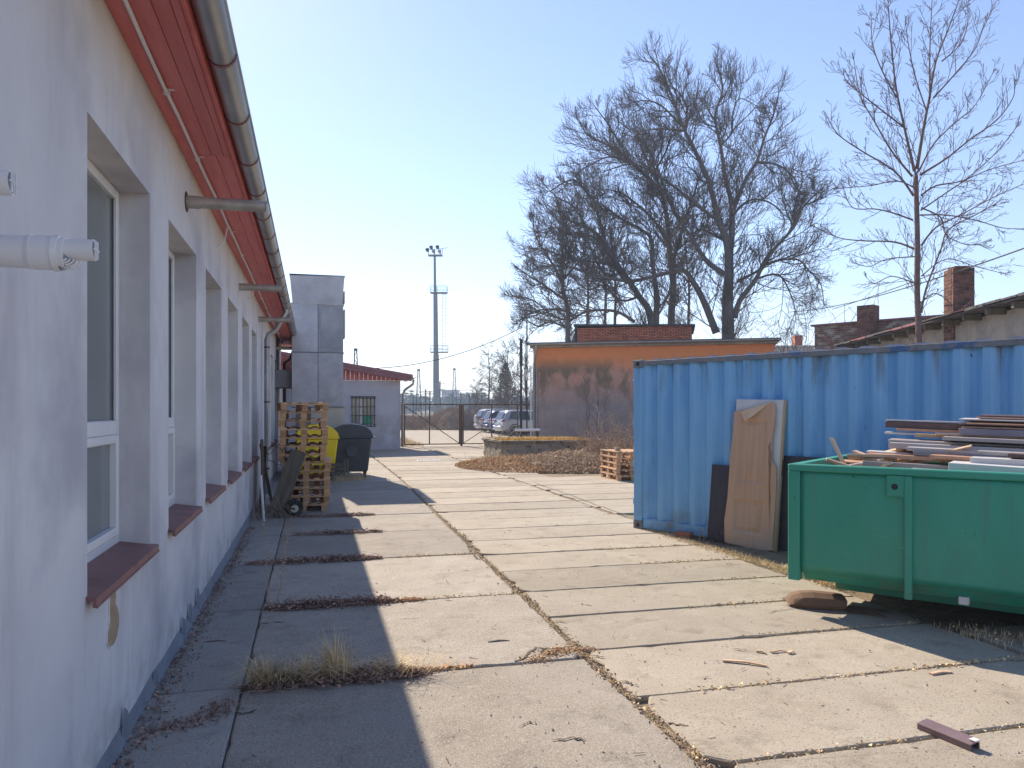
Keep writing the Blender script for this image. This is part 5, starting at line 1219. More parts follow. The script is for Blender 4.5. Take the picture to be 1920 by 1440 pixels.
# ================================================================== GATE AND POSTS
GY = 36.45
def gate_leaf(x0, x1, label, flip):
    t = thing('gate_leaf', label, 'gate', (x0, GY, 0), 0, 'leaves of the yard gate'); W = x1 - x0; zt = 2.0
    def bar(nm, a, b, wd): q = MB(); q.bar(a, b, wd); q.build(nm, M_RUST, t)
    bar('top_rail', (0, 0, zt), (W, 0, zt), .055); bar('bottom_rail', (0, 0, .10), (W, 0, .10), .05)
    bar('side_stile', (.03, 0, .126), (.03, 0, zt - .03), .05); bar('side_stile', (W - .03, 0, .126), (W - .03, 0, zt - .03), .06)
    xm_ = W * (.45 if not flip else .52); bar('middle_stile', (xm_, 0, .126), (xm_, 0, zt - .03), .05)
    if not flip: bar('brace', (.06, .03, zt - .1), (W - .06, .03, .14), .035)
    else: bar('brace', (.06, .03, .14), (xm_ + .3, .03, 1.2), .03)
    q = MB(); s = .07; k = 0; a = -zt
    x = -2.0
    while x < W:
        for sg in (1, -1):
            # diagonal wires of the chain link
            xa, za = (x, .13); xb, zb_ = (x + (zt - .16), zt - .03)
            if sg < 0: xa, xb = xb, xa
            lo, hi = .06, W - .06
            (p, r_) = ((xa, za), (xb, zb_)); dx = r_[0] - p[0]
            t0, t1 = sorted(((lo - p[0]) / dx, (hi - p[0]) / dx)); t0, t1 = max(0, t0), min(1, t1)
            if t1 > t0 + .01: q.tube([(p[0] + dx * t0, -.01 * sg, p[1] + (r_[1] - p[1]) * t0), (p[0] + dx * t1, -.01 * sg, p[1] + (r_[1] - p[1]) * t1)], .0022, 3, cap=False)
        x += s
    tag(q.build('wire_mesh', M_GALV2, t, recalc=False), kind='stuff')
gate_leaf(4.16, 6.86, 'left leaf of the rusty wire mesh gate', False)
gate_leaf(6.98, 9.75, 'right leaf of the rusty wire mesh gate in front of the parked cars', True)
for (x_, h_, r_, lb) in ((6.92, 2.02, .05, 'thick rusty post where the two gate leaves meet'), (4.08, 2.05, .05, 'thin rusty post holding the left gate leaf beside the wing')):
    q = MB(); q.cbox(-r_, r_, -r_, r_, 0, h_, .006); o = q.build('gate_post', M_RUST); o.location = (x_, GY + .0, 0); tag(o, lb, 'gate post')
pp = wp(977, 768, 34.3); q = MB(); q.tube([(0, 0, 0), (0, 0, 4.9)], .06, 8, r1=.045); q.tube([(.0, 0, 3.7), (0, 0, 4.9)], .07, 8); q = q.build('dark_pole', M_IRON); q.location = (pp.x, pp.y, 0); tag(q, 'tall thin dark pole at the right end of the gate', 'pole')
pp2 = wp(988, 768, 34.6); q = MB(); q.tube([(0, 0, 0), (0, 0, 5.9)], .03, 6); q = q.build('thin_mast', M_IRON); q.location = (pp2.x, pp2.y, 0); tag(q, 'very thin mast beside the corner of the orange building', 'pole')
q = MB(); q.bar((0, 0, 2.0), (1.4, -.5, 2.0), .045); q = q.build('rail_stub', M_RUST); q.location = (9.8, GY, 0); tag(q, 'short rusty rail joining the gate to the orange building', 'rail')
ph = wp(966, 822, 30); t = thing('pipe_rail', 'white painted pipe rail at the left end of the platform', 'rail', (ph.x, ph.y, 0))
q = MB(); q.tube([(0, 0, .95), (1.0, .0, .95)], .05, 10); q.build('rail', M_PVCG, t); q = MB(); q.tube([(.05, 0, .92), (-.45, 0, .50)], .03, 8); q.tube([(.9, 0, .9), (.9, 0, 0)], .06, 8); q.build('prop', M_IRON, t)

# ================================================================== CARS
def car(label, name, m, P, heading, L=4.5, W=1.85, Hh=1.7, kind='suv', spare=False):
    t = thing(name, label, 'car', (P.x, P.y, 0), heading)    # local +x = forward, origin under the rear axle middle
    # stations: x, underside, belt height, roof height, half width belt, half width roof
    r = -.85
    S = [(-.88, .42, .75, .76, .70, .68), (-.86, .32, .98, 1.0, .86, .80), (-.80, .28, 1.02, 1.12, .90, .80), (-.55, .28, 1.04, Hh - .10, .92, .66), (-.30, .28, 1.04, Hh - .02, .925, .68), (.6, .28, 1.02, Hh, .925, .69), (1.5, .28, 1.0, Hh - .03, .925, .67), (1.95, .28, .98, Hh - .25, .92, .64), (2.45, .28, .98, 1.06, .91, .70), (3.1, .30, .90, .93, .86, .66), (3.5, .35, .74, .76, .74, .6), (3.58, .42, .60, .62, .60, .5)]
    sc_ = L / 4.46; wd = W / 1.85
    def ring(s_):
        x, zu, zb_, zr_, wb, wr = s_; x *= sc_; wb *= wd; wr *= wd
        pts = [(wb * .85, zu), (wb, zu + .12), (wb * 1.005, (zu + zb_) / 2), (wb * .985, zb_ - .02), (wb * .95, zb_), (wr + (wb - wr) * .15, zr_ - .06 if zr_ - zb_ > .1 else zb_ + .6 * (zr_ - zb_)), (wr * .88, zr_), (wr * .4, zr_ + .015)]
        full = [(x, y, z) for y, z in pts] + [(x, -y, z) for y, z in reversed(pts)]; return full
    b = MB(); n = 16; vs = [p for s_ in S for p in ring(s_)]
    fs = [(i * n + k, i * n + (k + 1) % n, (i + 1) * n + (k + 1) % n, (i + 1) * n + k) for i in range(len(S) - 1) for k in range(n)]
    fs += [tuple(range(n)), tuple(range((len(S) - 1) * n, len(S) * n))[::-1]]
    b.add(vs, fs); b.build('body', m, t, smooth=True)
    def sidewin(x0, x1, z0a, z1a, z0b, z1b, sy, nm='side_window'):
        # side glass between belt and roof on side sy
        q = MB(); wb, wr = .925 * wd, .69 * wd
        def yy(z): k_ = (z - 1.03) / (Hh - .06 - 1.03); return (wb * .955 + (wr + (wb - wr) * .15 - wb * .955) * k_) + .008
        pts = [(x0, z0a), (x1, z0b), (x1 - (.10 if x1 > 1 else 0), z1b), (x0 + (.18 if x0 < 0 else 0), z1a)]
        q.add([(x_ * sc_, sy * yy(z_), z_) for x_, z_ in pts], [(0, 1, 2, 3)]); o = q.build(nm, M_GLASSD, t, recalc=False)
        sd = o.modifiers.new('thick', 'SOLIDIFY'); sd.thickness = .008; sd.offset = 0
    for sy in (-1, 1):
        sidewin(-.42, .28, 1.10, Hh - .12, 1.07, Hh - .08, sy); sidewin(.34, 1.10, 1.06, Hh - .08, 1.06, Hh - .08, sy); sidewin(1.16, 1.9, 1.06, Hh - .09, 1.05, Hh - .16, sy)
    q = MB(); q.add([(-.835 * sc_, -.62 * wd, 1.08), (-.835 * sc_, .62 * wd, 1.08), (-.60 * sc_, .56 * wd, Hh - .17), (-.60 * sc_, -.56 * wd, Hh - .17)], [(0, 1, 2, 3)]); o = q.build('rear_window', M_GLASSD, t, recalc=False); sd = o.modifiers.new('thick', 'SOLIDIFY'); sd.thickness = .05
    for sy in (-1, 1):
        q = MB(); q.cbox(-.93 * sc_, -.72 * sc_, sy * .74 * wd - .17, sy * .74 * wd + .17, .92, 1.06, .03); q.build('tail_light', M_TAIL, t, smooth=True)
        for x_ in (0, 2.72 * sc_):
            w_ = MB(); y_ = sy * .82 * wd; w_.tube([(x_, y_ - .11, .35), (x_, y_ - .09, .35), (x_, y_ + .09, .35), (x_, y_ + .11, .35)], [.31, .35, .35, .31], 24); wo2 = w_.build('wheel', M_RUBBER, t, smooth=True)
            w_ = MB(); w_.tube([(x_, y_ + sy * .112, .35), (x_, y_ + sy * .118, .35)], .235, 20); w_.build('rim', M_RIM, wo2)
            w_ = MB()
            for k in range(5): a = 2 * PI * k / 5; w_.bar((x_, y_ + sy * .124, .35), (x_ + math.cos(a) * .22, y_ + sy * .124, .35 + math.sin(a) * .22), .05, .01, up=Vector((0, 1, 0)))
            w_.build('spokes', M_LAMGREY, wo2)
            w_ = MB(); w_.tube([(x_ + math.cos(PI * k / 10) * .40, sy * .93 * wd, .36 + math.sin(PI * k / 10) * .40) for k in range(11)], .035, 6); w_.build('wheel_arch', M_BLACK, t)
    q = MB(); q.cbox(-.97 * sc_, -.70 * sc_, -.80 * wd, .80 * wd, .40, .62, .04); q.build('rear_bumper', m if not spare else M_LAMGREY, t, smooth=True)
    q = MB(); q.box(-.975 * sc_, -.971 * sc_, -.26, .26, .66, .77) if False else q.box(-.915 * sc_, -.885 * sc_, -.26, .26, .78, .89); q.build('number_plate', M_PVC, t)
    for sy in (-1, 1):
        q = MB(); q.tube([(-.25 * sc_, sy * .60 * wd, Hh + .03), (1.4 * sc_, sy * .60 * wd, Hh + .03)], .018, 6); q.build('roof_rail', M_ZINC, t)
    if spare:
        q = MB(); q.tube([(-1.10, .1, 1.0), (-1.06, .1, 1.0), (-.93, .1, 1.0)], [.30, .34, .34], 20); q.build('spare_wheel', M_LAMGREY, t, smooth=True)
    return t
M_GLASSD = mat('car_glass', (.02, .025, .03), rough=.06, spec=.8)
M_TAIL = mat('tail_light_red', (.35, .02, .02), rough=.25)
M_RIM = mat('dark_rim', (.10, .10, .11), rough=.4, metal=.6)
def paint(name, c): return mat(name, c, rough=.28, metal=.35, coat=.8)
hv = Vector((SY, CY)) * .36 + Vector((CY, -SY)) * .93
ch = math.atan2(hv.y, hv.x); av = Vector((-hv.y, hv.x))
base = wp(957, 768, 53)
car('pale grey hatchback parked nearest behind the gate beside the dark pole', 'parked_car', paint('car_paint_grey', (.42, .44, .50)), Vector((base.x, base.y)), ch, Hh=1.72)
def off(k, s): p = Vector((base.x, base.y)) + av * k + Vector((hv.x, hv.y)) * s; return p
car('dark blue car parked between the two pale ones', 'parked_car', paint('car_paint_navy', (.03, .04, .12)), off(5.2, .9), ch, Hh=1.70)
car('silver car with a spare wheel on its back, farthest of the row', 'parked_car', paint('car_paint_silver', (.46, .46, .48)), off(8.0, 1.2), ch, Hh=1.80, spare=True)
car('low bright blue car squeezed between the grey and dark blue ones', 'parked_car', paint('car_paint_blue', (.04, .12, .55)), off(2.5, .35), ch, L=3.6, W=1.6, Hh=1.22)

# ================================================================== MASTS AND DISTANCE
def px_pt(x, y, Z): return wp(x, y, Z)
mZ = 110; mb0 = wp(819, 768, mZ); MS = thing('floodlight_mast', 'tall grey floodlight mast with platforms and ladder beyond the gate', 'mast', (mb0.x, mb0.y, 0), -YAW)
zt = H + (768 - 480) / F * mZ
q = MB(); q.tube([(0, 0, 0), (-.1, 0, 6), (-.1, 0, 9.6), (-.12, 0, 9.61), (-.2, 0, 18.5), (-.25, 0, 18.51), (-.30, 0, zt)], [.50, .44, .42, .37, .31, .2, .17], 14); q.build('pole', M_MAST, MS, smooth=True)
for (z_, w_) in ((9.9, 1.6), (18.4, 1.5)):
    q = MB(); q.box(-.9, w_ - .0, -.6, .6, z_, z_ + .12); po = q.build('platform', M_MAST, MS)
    q = MB()
    for zz_ in (.5, 1.0): q.bar((-.9, -.6, z_ + zz_), (w_, -.6, z_ + zz_), .05); q.bar((-.9, .6, z_ + zz_), (w_, .6, z_ + zz_), .05)
    for xx_ in (-.9, 0, w_): q.bar((xx_, -.6, z_ + .12), (xx_, -.6, z_ + 1.0), .05); q.bar((xx_, .6, z_ + .12), (xx_, .6, z_ + 1.0), .05)
    q.build('railing', M_MAST, po)
q = MB()
for xx_ in (.85, 1.35): q.bar((xx_, -.3, 9.9), (xx_, -.3, 18.4), .05)
z_ = 10.2
while z_ < 18.3: q.bar((.85, -.3, z_), (1.35, -.3, z_), .04); z_ += .5
z_ = 10.5
while z_ < 18.3: q.bar((.3, -.3, z_), (.85, -.3, z_), .04); z_ += 2
q.build('ladder', M_MAST, MS)
q = MB(); q.box(-1.2, .8, -.5, .5, zt, zt + .14); q.bar((.9, 0, zt + 1.1), (1.6, 0, zt + 1.2), .06); q.bar((-1.2, 0, zt + .18), (-1.2, 0, zt + .9), .07); q.bar((.8, 0, zt + .18), (.8, 0, zt + 1.0), .07); q.bar((-1.2, 0, zt + .9), (.9, 0, zt + 1.05), .07); q.build('lamp_platform', M_MAST, MS)
for (xx_, zz_) in ((-1.2, .75), (-.65, 1.1), (.25, 1.15), (-.3, .5), (.55, .5)):
    q = MB(); q.tube([(xx_, -.1, zt + zz_ - .2), (xx_ - .1, -.35, zt + zz_), (xx_ - .14, -.5, zt + zz_ + .15)], [.10, .24, .28], 10); q.build('floodlight', M_LAMGREY if zz_ < .6 else M_IRON, MS)
def lattice(px, ytop, Z, label, w0=.9):
    b = wp(px, 768, Z); h_ = H + (768 - ytop) / F * Z; t = thing('lattice_mast', label, 'mast', (b.x, b.y, 0), -YAW); q = MB(); w1 = .35
    n = int(h_ / 1.0)
    for sx in (-1, 1):
        for sy in (-1, 1): q.bar((sx * w0 / 2, sy * w0 / 2, 0), (sx * w1 / 2, sy * w1 / 2, h_), .09)
    for k in range(n):
        za, zb_ = h_ * k / n, h_ * (k + 1) / n; wa = w0 + (w1 - w0) * k / n; wb = w0 + (w1 - w0) * (k + 1) / n; s_ = 1 if k % 2 else -1
        q.bar((-s_ * wa / 2, -wa / 2, za), (s_ * wb / 2, -wb / 2, zb_), .06); q.bar((-wb / 2, -wb / 2, zb_), (wb / 2, -wb / 2, zb_), .06)
    q.build('lattice', M_IRON, t); q = MB(); q.box(-.25, .25, -.25, .25, h_, h_ + .4); q.build('head', M_IRON, t)
lattice(785, 696, 150, 'left lattice mast beyond the gate, left of the floodlight mast', 1.1); lattice(852, 694, 165, 'right lattice mast beyond the gate, right of the floodlight mast', 1.1); lattice(667, 658, 120, 'lattice mast showing above the red wing roof', 1.0)
for i, (px, yt) in enumerate(((798, 730), (806, 733), (825, 715), (775, 740), (864, 735), (880, 738))):
    b = wp(px, 768, 140 + i * 5); h_ = H + (768 - yt) / F * (140 + i * 5); t = thing('railway_pole', ['thin overhead line pole right of the left lattice mast', 'second thin line pole beside the left lattice mast', 'slim lamp pole beside the floodlight mast', 'stocky signal pole near the wing corner', 'short line pole above the gate centre post', 'short line pole left of the birch'][i], 'pole', (b.x, b.y, 0), -YAW)
    q = MB(); q.tube([(0, 0, 0), (0, 0, h_)], .13, 6); q.build('shaft', M_IRON, t); q = MB(); q.bar((-1.2, 0, h_ - .5), (1.2, 0, h_ - .5), .08); q.bar((-1, 0, h_ - 1.6), (1, 0, h_ - 1.6), .08) if h_ > 3.5 else None; q.build('cross_arm', M_IRON, t)
# overhead lines of the railway
for i, y_ in enumerate((733, 739, 745)):
    a, b = wp(640, y_, 150), wp(1000, y_ - 3, 150); q = MB(); q.tube([a.lerp(b, k / 12) + Vector((0, 0, -.25 * math.sin(PI * (k % 4) / 4))) for k in range(13)], .035, 3)
    tag(q.build('overhead_line', M_IRON), ['upper', 'middle', 'lower'][i] + ' overhead railway line across the distance', 'wire')
def farblock(name, label, px0, px1, yt, Z, rows, cols, m=M_FARB, top=None):
    a, b = wp(px0, 768, Z), wp(px1, 768, Z); L_ = (b - a).length; h_ = H + (768 - yt) / F * Z; t = thing(name, label, 'building', (a.x, a.y, 0), -YAW)
    q = MB(); q.box(0, L_, 0, 14, -1, h_); q.build('wall', m, t); q = MB(); q.box(-.4, L_ + .4, -.4, 14.4, h_ + .01, h_ + .6); q.build('roof', M_LAMGREY, t)
    wm = MB(); ww, hh = L_ / cols * .5, h_ / rows * .45; wm.box(-ww / 2, ww / 2, -.1, .1, -hh / 2, hh / 2); me_ = wm.mesh('window', M_FARW)
    for r_ in range(rows):
        for c_ in range(cols): inst('window', me_, t, (L_ * (c_ + .5) / cols, 0, h_ * (r_ + .55) / rows))
    return t
farblock('far_block', 'pale distant block of flats right of the floodlight mast', 828, 858, 733, 420, 5, 6)
farblock('far_block', 'small distant tower block left of the lattice mast', 762, 775, 742, 500, 4, 3)
farblock('far_hall', 'long low distant hall beyond the left part of the gate', 720, 770, 748, 380, 2, 10)
farblock('far_block', 'low distant house near the gate centre post', 858, 872, 741, 450, 2, 3)
m_ = MB(); rr = random.Random(10); prev = None; vs = []; N = 90
for i in range(N + 1):
    x = -900 + 1900 * i / N; h_ = 16 + 10 * math.sin(i * .21) + 6 * math.sin(i * .57) + rr.uniform(0, 4); vs += [(x, 1100, -2), (x, 1130, h_ * .7), (x, 1250, h_)]
m_.add(vs, [(i * 3 + k, i * 3 + k + 3, i * 3 + k + 4, i * 3 + k + 1) for i in range(N) for k in range(2)]); struct(m_.build('hills', M_HILL, None, smooth='all', recalc=False))
m_ = MB(); rr = random.Random(12)
for i in range(420):
    b = wp(rr.uniform(620, 1100), 768, rr.uniform(330, 560)); r_ = rr.uniform(2, 4.5); h_ = rr.uniform(5, 10)
    for k in range(26):
        a = rr.uniform(0, 6.3); zz_ = rr.uniform(.2, 1); leaf(m_, (b.x + math.cos(a) * r_ * (1.1 - zz_) * rr.random(), b.y + math.sin(a) * r_ * rr.random(), h_ * zz_), rr.uniform(.8, 1.6), rr)
tag(m_.build('far_tree_belt', M_HILL, None, recalc=False), 'belt of distant bluish trees on the horizon', 'trees', kind='stuff')

# earth bank with brush beyond the parking lot
m_ = MB(); rr = random.Random(13); NX, NY = 60, 12; vs = []
def bank_h(px_, t): 
    bump = 1.35 * math.exp(-((px_ - 850) / 38) ** 2) + .55 * math.exp(-((px_ - 760) / 40) ** 2) + .35
    return bump * math.sin(PI * min(1, t)) ** .7
for j in range(NY + 1):
    for i in range(NX + 1):
        px_ = 560 + 560 * i / NX; Z = 66 + 14 * j / NY; b = wp(px_, 768, Z); vs.append((b.x, b.y, bank_h(px_, j / NY) * rr.uniform(.85, 1.1) - .05))
m_.add(vs, [(j * (NX + 1) + i, j * (NX + 1) + i + 1, (j + 1) * (NX + 1) + i + 1, (j + 1) * (NX + 1) + i) for j in range(NY) for i in range(NX)])
struct(m_.build('earth_bank', M_DIRT, None, smooth='all'))
# grass verge next to the wing
m_ = MB(); rr = random.Random(15)
for _ in range(5000):
    x = 3.9 + rr.random() * 1.7; y = rr.uniform(36.8, 47)
    if x < 4.1 + (y - 36.8) * .02 + 1.3 * rr.random(): blade(m_, (x, y, -.03), rr.uniform(.08, .22), rr.uniform(.2, 1), rr.uniform(0, 6.3), .02)
tag(m_.build('verge_grass', M_STRAW, None, recalc=False), 'dry yellow grass verge beside the wing beyond the gate', 'grass', kind='stuff')

# ================================================================== TREES
UP = Vector((0, 0, 1))
def grow(mb, p, d, L, r, lv, rr, cfg):
    n = cfg['seg'] if lv > 0 else cfg['seg'] + 1; pts = [p.copy()]; dirs = [d.copy()]
    for k in range(n):
        d = (d + Vector((rr.gauss(0, cfg['wig']), rr.gauss(0, cfg['wig']), rr.gauss(0, cfg['wig']))) + UP * cfg['up'][min(lv, len(cfg['up']) - 1)]).normalized()
        p = p + d * (L / n); pts.append(p.copy()); dirs.append(d.copy())
    mb.tube(pts, r, 3 if r < .03 else 5, r1=max(cfg['rmin'], r * .35), cap=False)
    if lv >= cfg['levels']: return
    nc = cfg['kids'][lv]
    for c in range(nc):
        t = .15 + .85 * (c + rr.random()) / nc; i = min(n, int(t * n)); q = pts[i] if i == n else pts[i].lerp(pts[min(n, i + 1)], t * n - i)
        dd_ = dirs[i]; ax = dd_.orthogonal().normalized(); ax.rotate(Matrix.Rotation(rr.uniform(0, 2 * PI), 3, dd_)); nd = dd_.copy(); nd.rotate(Matrix.Rotation(rr.uniform(cfg['ang'][0], cfg['ang'][1]), 3, ax))
        grow(mb, q, nd, L * rr.uniform(*cfg['ratio']) * (1.15 - .5 * t), max(cfg['rmin'], r * .55), lv + 1, rr, cfg)
def smooth_poly(pts, sub=4):
    out = []
    n = len(pts)
    for i in range(n - 1):
        p0, p1, p2, p3 = pts[max(0, i - 1)], pts[i], pts[i + 1], pts[min(n - 1, i + 2)]
        for k in range(sub):
            t = k / sub; out.append(.5 * ((2 * p1) + (p2 - p0) * t + (2 * p0 - 5 * p1 + 4 * p2 - p3) * t * t + (3 * p1 - p0 - 3 * p2 + p3) * t ** 3))
    out.append(pts[-1]); return out
def guided_tree(name, label, group, root_px, Z, limbs, conv, cfg, mt, mtw, seed, spacing, L1, tipgrow=True, seeds=False):
    """limbs: list of (radius start, radius end, depth drift, [(x, y) ...]) measured in the photograph at distance Z"""
    rr = random.Random(seed); rx, ry = conv(*root_px); base = wp(rx, 768, Z); t = thing(name, label, 'tree', (base.x, base.y, 0), 0, group)
    O = Vector((base.x, base.y, 0)); fw = Vector((SY, CY, 0)); tr = MB(); cr_ = MB(); sp = []
    for li, (r0_, r1_, drift, pl) in enumerate(limbs):
        pts = []; nL = len(pl)
        for i, (a, b) in enumerate(pl):
            x, y = conv(a, b); zz_ = Z + drift * (i / (nL - 1)) ** 1.2 + (rr.uniform(-.3, .3) if i and r0_ < .2 else 0); pts.append(wp(x, y, zz_) - O)
        if li == 0: pts.insert(0, Vector((0, 0, -.1)))
        pts = smooth_poly(pts, 4); m = len(pts)
        rad = [cfg.get('rs', 1) * (r0_ + (r1_ - r0_) * (i / (m - 1)) ** .7) for i in range(m)]
        tr.tube(pts, rad, 9 if r0_ > .15 else 6)
        # side branches
        acc = 0; nxt = spacing * .5; Lt = sum((pts[i + 1] - pts[i]).length for i in range(m - 1)); run = 0
        for i in range(m - 1):
            seg = pts[i + 1] - pts[i]; sl_ = seg.length; run += sl_; acc += sl_
            f = run / Lt
            if li == 0 and cfg.get('bare', 0) > f: acc = 0; continue
            while acc > nxt:
                acc -= nxt; q = pts[i].lerp(pts[i + 1], rr.random()); dd_ = seg.normalized(); ax = dd_.orthogonal().normalized(); ax.rotate(Matrix.Rotation(rr.uniform(0, 2 * PI), 3, dd_))
                nd = dd_.copy(); nd.rotate(Matrix.Rotation(rr.uniform(*cfg['ang']), 3, ax)); l = L1 * rr.uniform(.4, 1.15) * (1.05 - cfg.get('fall', .55) * f); rb_ = min(rad[i] * .6, cfg['r1'])
                grow(cr_, q, nd, l, max(cfg['rmin'], rb_), 0, rr, cfg); nxt = spacing * rr.uniform(.6, 1.4) * (1.2 - .4 * f)
                if seeds and rr.random() < .16 and f < .6: sp.append(q + nd * l * .7)
        if tipgrow:
            dd_ = (pts[-1] - pts[-2]).normalized()
            for _ in range(4): grow(cr_, pts[-1], (dd_ + Vector((rr.gauss(0, .25), rr.gauss(0, .25), rr.gauss(0, .25)))).normalized(), L1 * rr.uniform(.13, .24), max(cfg['rmin'], r1_ * .35), 1, rr, cfg)
    tr.build('trunk', mt, t, smooth='all', recalc=False); cr_.build('crown', mtw, t, recalc=False)
    if sp:
        sd_ = MB()
        for p in sp:
            for k in range(7): leaf(sd_, p + Vector((rr.gauss(0, .025), rr.gauss(0, .025), -rr.uniform(0, .09))), .028, rr)
        tag(sd_.build('seed_clusters', M_TWIG, t, recalc=False), kind='stuff')
    return t
cv2 = lambda a, b: (940 + a / 2.482, 80 + b / 2.482)
cfgB = dict(rs=.78, fall=.70, seg=5, wig=.10, up=(.05, .10, .13), rmin=.0075, levels=2, kids=(9, 6), ang=(.4, .95), ratio=(.45, .78), r1=.04, bare=.2)
A = [(.62, .24, 0, [(1055, 1380), (1052, 1200), (1060, 1060), (1050, 930), (1010, 830)]),
 (.26, .05, -1, [(1010, 830), (985, 720), (955, 620), (900, 500), (850, 400), (790, 240), (735, 120), (690, 60)]),
 (.30, .05, 1.5, [(1055, 1040), (1072, 900), (1072, 760), (1045, 640), (1020, 480), (995, 340), (1030, 220), (1000, 100)]),
 (.20, .05, 2, [(1072, 800), (1130, 650), (1190, 550), (1225, 440), (1265, 340), (1290, 240)]),
 (.26, .05, -2.5, [(1085, 1280), (1110, 1200), (1185, 1100), (1235, 1000), (1360, 860), (1400, 770), (1480, 690)]),
 (.14, .03, -2, [(1100, 1110), (1180, 1070), (1260, 1020), (1380, 1010), (1430, 1060), (1485, 1120), (1500, 1210)]),
 (.24, .05, 2, [(1040, 1080), (950, 1010), (880, 900), (810, 800), (760, 680), (700, 520), (640, 440)]),
 (.30, .05, -3, [(1000, 1350), (940, 1200), (890, 1110), (840, 1060), (700, 1090), (590, 1110), (430, 1080), (300, 1040), (180, 1045)]),
 (.13, .04, -2, [(1010, 830), (830, 690), (700, 600), (600, 565), (480, 600)]),
 (.12, .03, 2, [(1080, 800), (1150, 735), (1240, 740), (1310, 800), (1315, 870)]),
 (.12, .03, 1, [(855, 410), (862, 300), (815, 220), (760, 190)]),
 (.10, .03, 1, [(840, 390), (740, 290), (650, 270), (560, 300)]),
 (.10, .03, -1, [(850, 410), (740, 400), (620, 410), (550, 370)]),
 (.10, .03, 2, [(1020, 480), (1070, 420), (1080, 320), (1110, 260), (1180, 290)]),
 (.10, .03, -1, [(1190, 555), (1290, 570), (1370, 640), (1380, 720)]),
 (.12, .03, 2, [(1360, 860), (1370, 740), (1400, 650), (1390, 570)]),
 (.10, .03, -1, [(1185, 1100), (1290, 1080), (1350, 1180), (1370, 1260)]),
 (.16, .04, 3, [(1060, 930), (1000, 900), (930, 870), (880, 900), (830, 960)])]
guided_tree('bare_tree', 'largest bare tree with a thick forked trunk behind the orange building', 'bare trees behind the orange building', (1055, 1380), 46, A, cv2, cfgB, M_BARK, M_TWIG, 1, .54, 4.0)
B = [(.36, .10, 0, [(700, 1320), (640, 1180), (545, 1040), (470, 920), (400, 860), (320, 830)]),
 (.20, .05, 2, [(590, 1120), (500, 980), (450, 800), (420, 720), (330, 640), (230, 690)]),
 (.30, .05, 1, [(718, 1320), (722, 1180), (700, 1000), (690, 900), (560, 820), (450, 740)]),
 (.14, .04, -2, [(620, 1300), (530, 1250), (400, 1250), (320, 1290), (240, 1270), (150, 1200), (60, 1180)]),
 (.12, .03, 2, [(545, 1040), (430, 1020), (300, 1000), (200, 960), (120, 960)]),
 (.10, .03, -1, [(400, 860), (330, 760), (260, 720), (200, 660)]),
 (.12, .03, 1, [(640, 1180), (560, 1200), (470, 1130), (400, 1150), (330, 1090)]),
 (.12, .03, -2, [(500, 980), (420, 900), (330, 900), (250, 860), (180, 880)])]
guided_tree('bare_tree', 'bare tree leaning left from behind the brick annex', 'bare trees behind the orange building', (700, 1320), 47, B, cv2, cfgB, M_BARK, M_TWIG, 2, .44, 3.7)
Cc = [(.36, .20, 0, [(790, 1310), (800, 1150), (785, 1000), (775, 860)]),
 (.20, .04, 1.5, [(775, 860), (745, 700), (660, 610), (590, 540), (540, 450), (490, 370), (430, 290)]),
 (.16, .04, -1, [(790, 1080), (830, 900), (870, 780), (905, 680), (935, 580)]),
 (.14, .04, 2, [(745, 700), (705, 560), (715, 470), (660, 400)]),
 (.14, .04, -2, [(780, 950), (720, 840), (640, 760), (560, 700), (470, 680)]),
 (.12, .03, 2, [(600, 560), (510, 530), (430, 560), (360, 600)]),
 (.12, .03, 0, [(785, 1000), (860, 930), (930, 900), (980, 850)]),
 (.10, .03, 1, [(590, 540), (480, 470), (400, 430), (360, 360)]),
 (.10, .03, -1, [(700, 620), (760, 520), (800, 430), (870, 350)])]
guided_tree('bare_tree', 'slender bare tree between the two thickest trunks behind the annex', 'bare trees behind the orange building', (790, 1310), 49, Cc, cv2, cfgB, M_BARK, M_TWIG, 3, .46, 3.6)
Dd = [(.26, .06, 0, [(310, 1390), (310, 1250), (288, 1150), (282, 1000), (290, 880), (265, 770)]),
 (.12, .03, 1, [(290, 1120), (220, 1000), (160, 900), (150, 830)]), (.10, .03, -1, [(300, 1200), (200, 1130), (120, 1080), (80, 1050)]),
 (.10, .03, 1, [(285, 1000), (350, 900), (380, 800), (360, 720)]), (.10, .03, 0, [(305, 1250), (210, 1240), (130, 1260), (80, 1300)]),
 (.10, .03, 0, [(290, 1100), (360, 1020), (400, 960), (420, 900)]), (.10, .03, -1, [(310, 1330), (230, 1300), (170, 1320), (120, 1290)])]
guided_tree('bare_tree', 'leftmost bare tree, low and dense, left of the brick annex', 'bare trees behind the orange building', (310, 1390), 44, Dd, cv2, cfgB, M_BARK, M_TWIG, 4, .40, 2.6)
for i, (xx, top, lb) in enumerate(((482, 800, 'thin upright bare tree just left of the thick trunks'), (528, 900, 'second thin upright bare tree behind the annex roof'), (870, 850, 'bare tree partly hidden behind the thickest trunk'), (400, 950, 'small bare tree behind the left end of the brick annex'))):
    E_ = [(.20, .05, 0, [(xx, 1340), (xx + 4, 1150), (xx - 10, 1000), (xx - 20, top)])] + [(.09, .03, rs.uniform(-2, 2), [(xx, 1150 - k * 60), (xx + s_ * 50, 1050 - k * 60), (xx + s_ * 90, 950 - k * 60)]) for k, s_ in ((0, 1), (1, -1), (2, 1))]
    guided_tree('bare_tree', lb, 'bare trees behind the orange building', (xx, 1340), 53 + i, E_, cv2, cfgB, M_BARK, M_TWIG, 10 + i, .75, 2.2)
cv3 = lambda a, b: (1480 + a / 2.182, b / 2.182)
